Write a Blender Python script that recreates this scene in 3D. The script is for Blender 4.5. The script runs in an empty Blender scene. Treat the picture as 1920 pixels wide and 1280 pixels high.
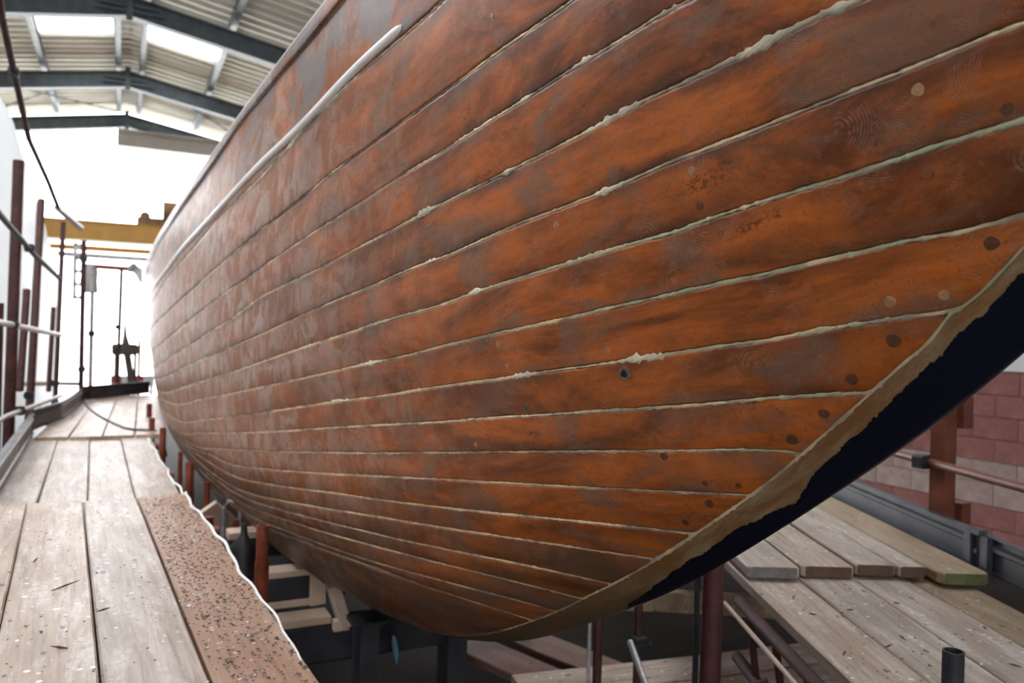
import bpy, math, random
import numpy as np
from mathutils import Vector, Matrix
random.seed(7); rng = np.random.default_rng(7)
sc = bpy.context.scene
COL = sc.collection
# ------------------------------------------------------------------ camera
CAMZ = 1.9
yaw, pit, rol = math.radians(26), math.radians(.3), math.radians(1.5)
fw = Vector((math.sin(yaw)*math.cos(pit), math.cos(yaw)*math.cos(pit), -math.sin(pit)))
r0 = Vector((math.cos(yaw), -math.sin(yaw), 0)); u0 = r0.cross(fw)
cr = math.cos(rol)*r0 + math.sin(rol)*u0; cu = -math.sin(rol)*r0 + math.cos(rol)*u0
cd = bpy.data.cameras.new('camera'); cam = bpy.data.objects.new('camera', cd); COL.objects.link(cam)
M = Matrix((cr, cu, -fw)).transposed().to_4x4(); M.translation = (0, 0, CAMZ); cam.matrix_world = M
cd.sensor_width = 36; cd.lens = 36*1500/1920; cd.clip_start = .02; cd.clip_end = 300
cd.dof.use_dof = True; cd.dof.focus_distance = 1.65; cd.dof.aperture_fstop = 3.6
sc.camera = cam
# ------------------------------------------------------------------ sky and exposure
wd = bpy.data.worlds.new('overcast_sky'); sc.world = wd; wd.use_nodes = True
bg = wd.node_tree.nodes['Background']; bg.inputs[0].default_value = (.98, .985, 1, 1); bg.inputs[1].default_value = 3.2
vs = sc.view_settings; vs.view_transform = 'Standard'; vs.look = 'None'; vs.exposure = 2.05; vs.gamma = 1; vs.use_curve_mapping = False

# ------------------------------------------------------------------ helpers
class G:
    """small node-graph builder"""
    def __init__(s, name):
        s.m = bpy.data.materials.new(name); s.m.use_nodes = True; s.nt = s.m.node_tree
        s.b = s.nt.nodes['Principled BSDF']; s.out = s.nt.nodes['Material Output']
    def put(s, sock, v):
        if isinstance(v, bpy.types.NodeSocket): s.nt.links.new(v, sock)
        elif v is not None:
            if hasattr(sock.default_value, '__len__') and not hasattr(v, '__len__'): v = (v,)*len(sock.default_value)
            if hasattr(v, '__len__') and len(v) == 3 and len(sock.default_value) == 4: v = (*v, 1)
            sock.default_value = v
    def n(s, t, props=None, **ins):
        k = s.nt.nodes.new('ShaderNode'+t)
        for a, v in (props or {}).items(): setattr(k, a, v)
        for a, v in ins.items():
            a = int(a[1:]) if a[0] == '_' else a.replace('_', ' ')
            s.put(k.inputs[a], v)
        return k
    def math(s, op, a, b=None, c=None, clamp=False):
        k = s.n('Math', {'operation': op, 'use_clamp': clamp}); s.put(k.inputs[0], a)
        if b is not None: s.put(k.inputs[1], b)
        if c is not None: s.put(k.inputs[2], c)
        return k.outputs[0]
    def sep(s, v): k = s.n('SeparateXYZ', _0=v); return k.outputs
    def comb(s, x, y, z=0.): return s.n('CombineXYZ', _0=x, _1=y, _2=z).outputs[0]
    def noise(s, vec, scale, detail=4, rough=.55, dist=0): return s.n('TexNoise', Vector=vec, Scale=scale, Detail=detail, Roughness=rough, Distortion=dist).outputs[0]
    def step(s, v, a, b):
        k = s.n('MapRange', {'interpolation_type': 'SMOOTHSTEP'}, Value=v); k.inputs[1].default_value = a; k.inputs[2].default_value = b; return k.outputs[0]
    def mix(s, f, a, b, mode='MIX'):
        k = s.n('Mix', {'data_type': 'RGBA', 'blend_type': mode}); s.put(k.inputs[0], f); s.put(k.inputs[6], a); s.put(k.inputs[7], b); return k.outputs[2]
    def stretch(s, vec, x, y, z=1.): return s.n('VectorMath', {'operation': 'MULTIPLY'}, _0=vec, _1=(x, y, z)).outputs[0]
    def obj(s): return s.n('TexCoord').outputs['Object']
    def uv(s): return s.n('TexCoord').outputs['UV']
    def rnd(s): return s.n('ObjectInfo').outputs['Random']
    def attr(s, a): return s.n('Attribute', {'attribute_name': a}).outputs['Fac']
    def bump(s, h, strength=.3, dist=.002):
        s.put(s.b.inputs['Normal'], s.n('Bump', Strength=strength, Distance=dist, Height=h).outputs[0])
    def fin(s, col=None, rough=.5, metal=0., spec=.5):
        s.put(s.b.inputs['Base Color'], col); s.put(s.b.inputs['Roughness'], rough); s.put(s.b.inputs['Metallic'], metal); s.put(s.b.inputs['Specular IOR Level'], spec)
        return s.m

def plain(name, c1, c2, scale=6, rough=.5, metal=0., bump=.15, spec=.5):
    g = G(name); o = g.obj(); n = g.noise(o, scale, 6, .65)
    if bump: g.bump(g.noise(o, scale*6, 4), bump, .003)
    return g.fin(g.mix(g.step(n, .35, .68), c1, c2), rough, metal, spec)

class MB:
    """collects shapes into one mesh"""
    def __init__(s): s.v = []; s.f = []; s.mi = []
    def add(s, v, f, mi=0):
        k = len(s.v); s.v += [tuple(p) for p in v]; s.f += [tuple(i+k for i in q) for q in f]; s.mi += [mi]*len(f); return s
    def box(s, c, h, rot=None, mi=0):
        c = Vector(c); R = rot or Matrix.Identity(3)
        v = [c + R @ Vector((x*h[0], y*h[1], z*h[2])) for x in (-1, 1) for y in (-1, 1) for z in (-1, 1)]
        return s.add(v, [(0, 1, 3, 2), (4, 6, 7, 5), (0, 4, 5, 1), (2, 3, 7, 6), (0, 2, 6, 4), (1, 5, 7, 3)], mi)
    def bbox(s, c, h, bev=.004, rot=None, mi=0):
        """box with chamfered long edges (local y is the length)"""
        a, b, d = h; e = bev; pr = [(-a+e, -d), (a-e, -d), (a, -d+e), (a, d-e), (a-e, d), (-a+e, d), (-a, d-e), (-a, -d+e)]
        R = rot or Matrix.Identity(3); c = Vector(c)
        v = [c + R @ Vector((x, y, z)) for y in (-b, b) for x, z in pr]
        f = [tuple(range(8)), tuple(range(15, 7, -1))] + [(i, i+8, (i+1) % 8+8, (i+1) % 8) for i in range(8)]
        return s.add(v, f, mi)
    def beam(s, p, q, w, h, mi=0, up=(0, 0, 1)):
        p, q = Vector(p), Vector(q); y = (q-p).normalized(); x = y.cross(Vector(up)).normalized(); z = x.cross(y)
        return s.bbox((p+q)/2, (w/2, (q-p).length/2, h/2), min(w, h)*.08, Matrix((x, y, z)).transposed(), mi)
    def tube(s, pts, r, n=12, mi=0, wall=None, cap=True):
        P = [Vector(p) for p in pts]; rs = r if hasattr(r, '__len__') else [r]*len(P); rings = []
        for i, p in enumerate(P):
            t = (P[min(i+1, len(P)-1)]-P[max(i-1, 0)]).normalized(); a = Vector((0, 0, 1)) if abs(t.z) < .9 else Vector((1, 0, 0))
            x = t.cross(a).normalized(); y = t.cross(x); rings.append((p, x, y))
        v = []; f = []
        for (p, x, y), rr in zip(rings, rs): v += [p+(x*math.cos(k*2*math.pi/n)+y*math.sin(k*2*math.pi/n))*rr for k in range(n)]
        for i in range(len(P)-1):
            for k in range(n): f.append((i*n+k, i*n+(k+1) % n, (i+1)*n+(k+1) % n, (i+1)*n+k))
        L = len(P)-1
        if wall:
            for end, sgn in ((0, 1), (L, -1)):
                p, x, y = rings[end]; t = (P[1]-P[0]).normalized()*sgn if end == 0 else (P[L]-P[L-1]).normalized()*-1; b = len(v)
                for off in (0, .12):
                    v += [p+t*off+(x*math.cos(k*2*math.pi/n)+y*math.sin(k*2*math.pi/n))*(rs[end]-wall) for k in range(n)]
                for k in range(n):
                    k2 = (k+1) % n; f.append((end*n+k, b+k, b+k2, end*n+k2)); f.append((b+k, b+n+k, b+n+k2, b+k2))
                f.append(tuple(range(b+n, b+2*n)))
        elif cap: f += [tuple(range(n-1, -1, -1)), tuple(range(L*n, L*n+n))]
        return s.add(v, f, mi)
    def obj(s, name, mats, parent=None, smooth=False, loc=None):
        me = bpy.data.meshes.new(name); v = s.v
        if loc is not None: v = [tuple(Vector(p)-Vector(loc)) for p in v]
        me.from_pydata(v, [], s.f); me.validate()
        for m in (mats if isinstance(mats, (list, tuple)) else [mats]): me.materials.append(m)
        if len(s.mi) == len(me.polygons) and any(s.mi): me.polygons.foreach_set('material_index', s.mi)
        fix(me, smooth)
        o = bpy.data.objects.new(name, me); COL.objects.link(o)
        if loc is not None: o.location = loc
        if parent: o.parent = parent
        return o
import bmesh
def fix(me, smooth):
    bm = bmesh.new(); bm.from_mesh(me); bmesh.ops.recalc_face_normals(bm, faces=bm.faces); bm.to_mesh(me); bm.free()
    if smooth:
        me.polygons.foreach_set('use_smooth', [True]*len(me.polygons))
        try: me.set_sharp_from_angle(angle=math.radians(40))
        except Exception: pass
    me.update()
def tag(o, label, cat, group=None):
    o['label'] = label; o['category'] = cat
    if group: o['group'] = group
    return o
def struct(o, label=None):
    o['kind'] = 'structure'
    if label: o['label'] = label
    return o
def empty(name, loc=(0, 0, 0)):
    o = bpy.data.objects.new(name, None); o.location = loc; o.empty_display_size = .1; COL.objects.link(o); return o
def grid_mesh(name, P, mat, parent=None, uv=None, attrs=None, smooth=True, close=False):
    """P: (a,b,3) array of points -> quad grid object"""
    a, b = P.shape[:2]; idx = np.arange(a*b).reshape(a, b)
    q = np.stack([idx[:-1, :-1], idx[1:, :-1], idx[1:, 1:], idx[:-1, 1:]], -1).reshape(-1, 4)
    me = bpy.data.meshes.new(name); me.from_pydata(P.reshape(-1, 3).tolist(), [], q.tolist())
    me.materials.append(mat)
    if uv is not None:
        l = me.uv_layers.new(name='UVMap'); l.data.foreach_set('uv', uv.reshape(-1, 2)[q.ravel()].astype(np.float32).ravel())
    for k, v in (attrs or {}).items():
        at = me.attributes.new(k, 'FLOAT', 'POINT'); at.data.foreach_set('value', v.astype(np.float32).ravel())
    if smooth: me.polygons.foreach_set('use_smooth', [True]*len(me.polygons))
    me.update(); o = bpy.data.objects.new(name, me); COL.objects.link(o)
    if parent: o.parent = parent
    return o
# ------------------------------------------------------------------ materials
def board_mat(name, base1, base2, white=.5, spots=.5):
    g = G(name); o = g.obj(); r = g.rnd(); off = g.n('VectorMath', {'operation': 'ADD'}, _0=o, _1=g.comb(g.math('MULTIPLY', r, 37.), g.math('MULTIPLY', r, 11.), 0.)).outputs[0]
    grain = g.noise(g.stretch(off, 60, 3, 30), 1., 6, .6, .6); big = g.noise(g.stretch(off, 8, 2.2, 8), 1., 5, .6)
    ring = g.n('TexWave', {'wave_type': 'BANDS', 'bands_direction': 'X'}, Vector=g.stretch(off, 1, .06, 1), Scale=14., Distortion=9., Detail=3., Detail_Scale=1.6).outputs[1]
    c = g.mix(g.step(big, .35, .7), base1, base2)
    c = g.mix(g.math('MULTIPLY', g.step(grain, .45, .75), .45), c, (.09, .065, .05))
    c = g.mix(g.math('MULTIPLY', ring, .13), c, (.10, .06, .035))
    w = g.noise(g.stretch(off, 14, 1.6, 5), 1., 8, .72, .4); wf = g.noise(off, 40, 5, .7)
    c = g.mix(g.math('MULTIPLY', g.math('MULTIPLY', g.step(w, .48, .62), g.step(wf, .34, .56)), white), c, (.62, .57, .52))
    v = g.n('TexVoronoi', Vector=off, Scale=38., Randomness=1.); sp = g.math('LESS_THAN', v.outputs['Distance'], g.math('MULTIPLY', g.math('POWER', g.sep(v.outputs['Color'])[0], 5.), .34))
    c = g.mix(g.math('MULTIPLY', sp, spots), c, (.75, .76, .76))
    v2 = g.n('TexVoronoi', Vector=g.stretch(off, 1, .6, 1), Scale=30., Randomness=1.); sd = g.math('LESS_THAN', v2.outputs['Distance'], g.math('MULTIPLY', g.math('POWER', g.sep(v2.outputs['Color'])[1], 6.), .3))
    c = g.mix(g.math('MULTIPLY', sd, .7), c, (.03, .025, .02))
    g.bump(g.math('ADD', grain, g.math('MULTIPLY', wf, .4)), .35, .002)
    return g.fin(c, g.math('ADD', .34, g.math('MULTIPLY', wf, .22)), 0, .5)
M_board = board_mat('weathered_board', (.36, .265, .20), (.50, .395, .315), .75, .85)
M_boardg = board_mat('grey_board', (.33, .265, .215), (.47, .395, .335), .65, .7)
M_boardr = board_mat('rusty_dust_board', (.34, .19, .125), (.40, .25, .175), .15, .5)
M_boardw = board_mat('ochre_board', (.24, .17, .105), (.33, .245, .155), .2, .4)
M_end = plain('cut_timber', (.30, .20, .13), (.52, .40, .28), 9, .7)
M_pink = plain('bare_timber', (.50, .36, .27), (.66, .52, .41), 5, .65)
M_red = plain('red_oxide_paint', (.15, .028, .014), (.25, .052, .02), 14, .45)
M_dred = plain('dark_red_paint', (.032, .009, .008), (.075, .017, .013), 14, .7)
M_steel = plain('dark_steel', (.012, .013, .018), (.028, .029, .036), 10, .6, .1)
M_galv = plain('galvanised_tube', (.32, .31, .31), (.52, .51, .52), 20, .42, .35)
M_raf = plain('painted_rafter', (.05, .07, .085), (.085, .105, .12), 5, .5)
M_purl = plain('purlin_steel', (.07, .085, .097), (.13, .15, .165), 5, .45)
M_sheet = plain('roof_sheet', (.56, .53, .45), (.66, .63, .56), 1.2, .55, 0, 0)
M_toe = plain('toe_board_metal', (.045, .050, .064), (.078, .084, .10), 6, .45, .3)
M_toel = plain('pale_toe_metal', (.17, .175, .185), (.27, .275, .285), 6, .45, .3)
M_yel = plain('yellow_crane_paint', (.46, .24, .03), (.56, .31, .045), 3, .45)
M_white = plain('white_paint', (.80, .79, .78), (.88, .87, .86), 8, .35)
M_black = plain('black_rubber', (.012, .012, .016), (.025, .025, .03), 8, .5)
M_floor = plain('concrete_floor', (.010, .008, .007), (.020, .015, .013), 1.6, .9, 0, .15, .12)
M_out = plain('pale_yard', (.5, .5, .48), (.6, .6, .58), .5, .8)
M_wallw = plain('white_wall', (.42, .42, .41), (.5, .5, .49), 1.5, .7)
M_mort = plain('mortar', (.19, .088, .076), (.24, .12, .104), 8, .85)
M_blue = plain('blue_plastic', (.08, .18, .25), (.14, .28, .36), 8, .4)
M_brown = plain('machine_brown', (.06, .045, .04), (.11, .085, .075), 5, .6)
M_cable = plain('cable', (.02, .02, .022), (.04, .04, .042), 5, .5)
M_cord = plain('white_cord', (.70, .70, .68), (.82, .82, .80), 30, .5)
M_splint = plain('splinter', (.05, .025, .015), (.11, .055, .03), 40, .7)
M_greyp = plain('grey_panel', (.36, .34, .32), (.44, .42, .40), 1, .6)
def block_mat(name, c1, c2):
    g = G(name); o = g.obj(); n = g.noise(o, 9, 7, .7); f = g.noise(o, 90, 3); c = g.mix(g.step(n, .3, .7), c1, c2)
    c = g.mix(g.math('MULTIPLY', g.rnd(), .3), c, tuple(x*.7 for x in c1)); c = g.mix(g.math('MULTIPLY', g.step(n, .66, .8), .5), c, (.5, .42, .38)); g.bump(g.math('ADD', n, f), .5, .004); return g.fin(c, .8, 0, .25)
M_block = block_mat('red_painted_block', (.16, .062, .054), (.22, .092, .080)); M_band = block_mat('bare_concrete_band', (.22, .155, .135), (.31, .235, .21))
# translucent white plastic
g = G('white_plastic_sheet'); n = g.noise(g.stretch(g.obj(), 1.2, 1.2, .5), 2., 5, .6, 1.2); g.bump(n, .6, .06)
g.fin((.82, .84, .86), .38); tr = g.n('BsdfTranslucent', Color=(.96, .97, .98)); mx = g.n('MixShader', Fac=.7); g.nt.links.new(g.b.outputs[0], mx.inputs[1]); g.nt.links.new(tr.outputs[0], mx.inputs[2]); g.nt.links.new(mx.outputs[0], g.out.inputs[0]); M_plastic = g.m
# translucent skylight pane
g = G('skylight_pane'); g.fin((.9, .92, .93), .4); tr = g.n('BsdfTranslucent', Color=(.95, .97, 1)); tp = g.n('BsdfTransparent', Color=(.95, .97, 1)); mx = g.n('MixShader', Fac=.6); g.nt.links.new(tr.outputs[0], mx.inputs[1]); g.nt.links.new(tp.outputs[0], mx.inputs[2]); g.nt.links.new(mx.outputs[0], g.out.inputs[0]); M_sky = g.m

# hull timber: uv = metres along the hull, metres of girth
g = G('stripped_mahogany'); uv = g.uv(); u, v, _ = g.sep(uv); r = g.math('MULTIPLY', g.rnd(), 23.)
P = g.comb(u, v, r); edge = g.attr('edge')
n1 = g.noise(g.stretch(P, 2.2, 6, 1), 1., 8, .68, .7); n2 = g.noise(g.stretch(P, 2.6, 5.5, 1), 1.3, 6, .6, .9); n3 = g.noise(g.stretch(P, 9, 26, 1), 1., 6, .7, .4)
fine = g.noise(g.stretch(P, 22, 330, 1), 1., 3, .6); mid = g.noise(P, 30, 6, .7, .3)
col = g.mix(g.step(n1, .34, .64), (.105, .029, .008), (.51, .130, .020))
col = g.mix(g.math('MULTIPLY', g.step(n3, .45, .72), .55), col, (.19, .052, .013))
col = g.mix(g.math('MULTIPLY', g.step(n2, .49, .63), .72), col, (.19, .110, .074))
spk = g.noise(P, 120, 4, .7)
dk = g.math('MULTIPLY', g.step(g.noise(g.stretch(P, 3, 7, 1), 1.6, 8, .75), .58, .66), g.step(spk, .42, .55)); col = g.mix(g.math('MULTIPLY', dk, .75), col, (.07, .017, .006))
# faded, rain-streaked timber further aft
aft = g.step(u, 1.5, 3.6); st = g.noise(g.stretch(P, 9, 6, 1), 1., 8, .74, .8); st2 = g.noise(g.stretch(P, 4, 5, 1), 1.1, 5, .6)
grey = g.mix(g.step(st, .45, .55), (.43, .31, .255), (.27, .088, .026)); col = g.mix(g.math('MULTIPLY', aft, g.math('ADD', .45, g.math('MULTIPLY', g.step(st2, .35, .65), .5))), col, grey)
col = g.mix(g.math('MULTIPLY', g.math('MULTIPLY', g.step(g.noise(g.stretch(P, 22, 4.5, 1), 1., 4, .6, .5), .60, .68), aft), .6), col, (.13, .035, .01))
# grey film low down darkened as painted underside shade, grey-blue primer on the top strake, fine speckle
film_shade = g.math('MULTIPLY', g.step(v, 3.3, 4.3), g.step(g.noise(g.stretch(P, 1.6, 4, 1), 1.2, 6, .65, .7), .38, .62)); col = g.mix(g.math('MULTIPLY', film_shade, .62), col, (.125, .082, .058))
gp = g.math('MULTIPLY', g.math('SUBTRACT', 1., g.step(v, .26, .30)), g.step(g.noise(g.stretch(P, 3, 5, 1), 1., 7, .65, .6), .50, .57)); col = g.mix(g.math('MULTIPLY', gp, .85), col, (.185, .165, .165))
col = g.mix(g.math('MULTIPLY', g.step(spk, .52, .70), .38), col, (.085, .024, .008)); col = g.mix(g.math('MULTIPLY', g.step(g.noise(g.stretch(P, 1, 1, 1), 60, 6, .75, .5), .54, .70), .30), col, (.36, .19, .115))
lowp = g.step(v, 1.5, 2.1)
# dirt beside the seams
ed = g.math('SUBTRACT', 1., g.step(edge, .002, .032)); col = g.mix(g.math('MULTIPLY', g.math('MULTIPLY', ed, g.step(g.noise(g.stretch(P, 4, 14, 1), 1., 5, .65), .42, .62)), g.math('SUBTRACT', .68, g.math('MULTIPLY', lowp, .5))), col, (.055, .03, .022))
# sander swirls
vo = g.n('TexVoronoi', Vector=g.stretch(P, 1, 1, 1), Scale=10.); sw = g.math('SINE', g.math('MULTIPLY', g.math('ADD', vo.outputs['Distance'], g.math('MULTIPLY', mid, .02)), 150.))
swm = g.math('MULTIPLY', g.step(g.noise(P, 7, 3, .6), .47, .60), g.step(g.noise(g.stretch(P, 1, 1, 2), 22, 2, .5), .48, .58)); sw = g.math('MULTIPLY', g.math('MULTIPLY', g.math('ADD', g.math('MULTIPLY', sw, .5), .5), swm), g.step(spk, .35, .6))
col = g.mix(g.math('MULTIPLY', sw, .40), col, (.36, .22, .165))
col = g.mix(g.math('MULTIPLY', fine, .16), col, (.06, .02, .008))
g.bump(g.math('ADD', g.math('MULTIPLY', mid, .6), g.math('MULTIPLY', g.math('ADD', sw, g.math('MULTIPLY', fine, .5)), .3)), .30, .0022)
M_hull = g.fin(col, g.math('ADD', .27, g.math('MULTIPLY', n3, .28)), 0, .38)

# seam filler: old cream and green compound with dark gaps
g = G('seam_filler'); uv = g.uv(); u, v, _ = g.sep(uv); r = g.math('MULTIPLY', g.rnd(), 31.); P = g.comb(u, g.math('MULTIPLY', v, 1.), r)
a = g.noise(g.stretch(P, 7, 1, 1), 1., 5, .6); b = g.noise(g.stretch(P, 30, 90, 1), 1., 5, .7); lum = g.attr('fill')
c = g.mix(g.step(a, .36, .58), (.34, .29, .22), (.82, .64, .40)); c = g.mix(g.math('MULTIPLY', g.attr('green'), g.math('MULTIPLY', g.step(g.noise(g.stretch(P, 6, 1, 1), 1., 4), .40, .52), .85)), c, (.42, .46, .30))
c = g.mix(g.math('MULTIPLY', lum, .9), c, (.72, .66, .50))
c = g.mix(g.math('MULTIPLY', g.step(b, .56, .72), .45), c, (.14, .085, .05)); c = g.mix(g.math('MULTIPLY', g.attr('bare'), g.step(g.noise(g.stretch(P, 3.5, 1, 1), 1., 4), .42, .6)), c, (.05, .045, .045))
g.bump(b, 1., .006); M_fill = g.fin(c, .75, 0, .25)

# stem timber with ragged dark blue-black paint
g = G('stem_timber_and_paint'); uv = g.uv(); u, v, _ = g.sep(uv); P = g.comb(u, v, 0.); pt = g.attr('paint')
rag = g.noise(g.stretch(P, 16, 6, 1), 1., 8, .7); rag2 = g.noise(g.stretch(P, 120, 20, 1), 1., 3, .6)
e = g.math('ADD', pt, g.math('ADD', g.math('MULTIPLY', g.math('SUBTRACT', rag, .5), .34), g.math('MULTIPLY', g.math('SUBTRACT', rag2, .5), .10)))
pm = g.step(e, -.006, .006); w1 = g.noise(g.stretch(P, 4, 10, 1), 1.4, 6, .65, .5); w2 = g.noise(g.stretch(P, 60, 160, 1), 1., 4, .7)
c = g.mix(g.step(w1, .35, .62), (.27, .20, .115), (.19, .085, .025)); c = g.mix(g.math('MULTIPLY', g.step(u, 1.35, 1.9), .8), c, g.mix(g.step(w1, .4, .65), (.13, .05, .014), (.10, .075, .045)))
c = g.mix(g.math('MULTIPLY', g.step(w2, .5, .7), .45), c, (.10, .06, .03))
c = g.mix(pm, c, (.006, .007, .016)); g.bump(g.math('ADD', g.math('MULTIPLY', w2, g.math('SUBTRACT', 1., pm)), g.math('MULTIPLY', pm, 1.2)), .4, .002)
M_stem = g.fin(c, g.math('SUBTRACT', .62, g.math('MULTIPLY', pm, .33)), 0, .45)
M_rail = plain('grey_sheer_rail', (.22, .16, .14), (.36, .30, .29), 12, .4)
M_post = plain('brown_red_paint', (.095, .026, .015), (.15, .042, .022), 14, .5)
M_endd = plain('shaded_board_end', (.055, .028, .017), (.10, .055, .034), 12, .7)  # end-grain brown darkened to hold the shade on the board ends
M_endg = plain('grey_board_end', (.10, .09, .08), (.18, .165, .15), 12, .7)
M_bl = plain('pale_plug', (.30, .15, .075), (.42, .24, .13), 90, .6); M_bm = plain('mid_plug', (.19, .065, .022), (.25, .09, .035), 90, .55)
M_bd = plain('dark_plug', (.075, .026, .011), (.14, .048, .020), 90, .55); M_bb = plain('blue_filled_plug', (.035, .045, .06), (.10, .10, .10), 160, .6); M_hole = plain('hole_dark', (.014, .009, .007), (.03, .018, .012), 60, .8)  # floor of the plug hole is plain near-black
M_grey_ring = plain('grey_putty', (.11, .075, .055), (.19, .135, .10), 120, .7)
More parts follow.
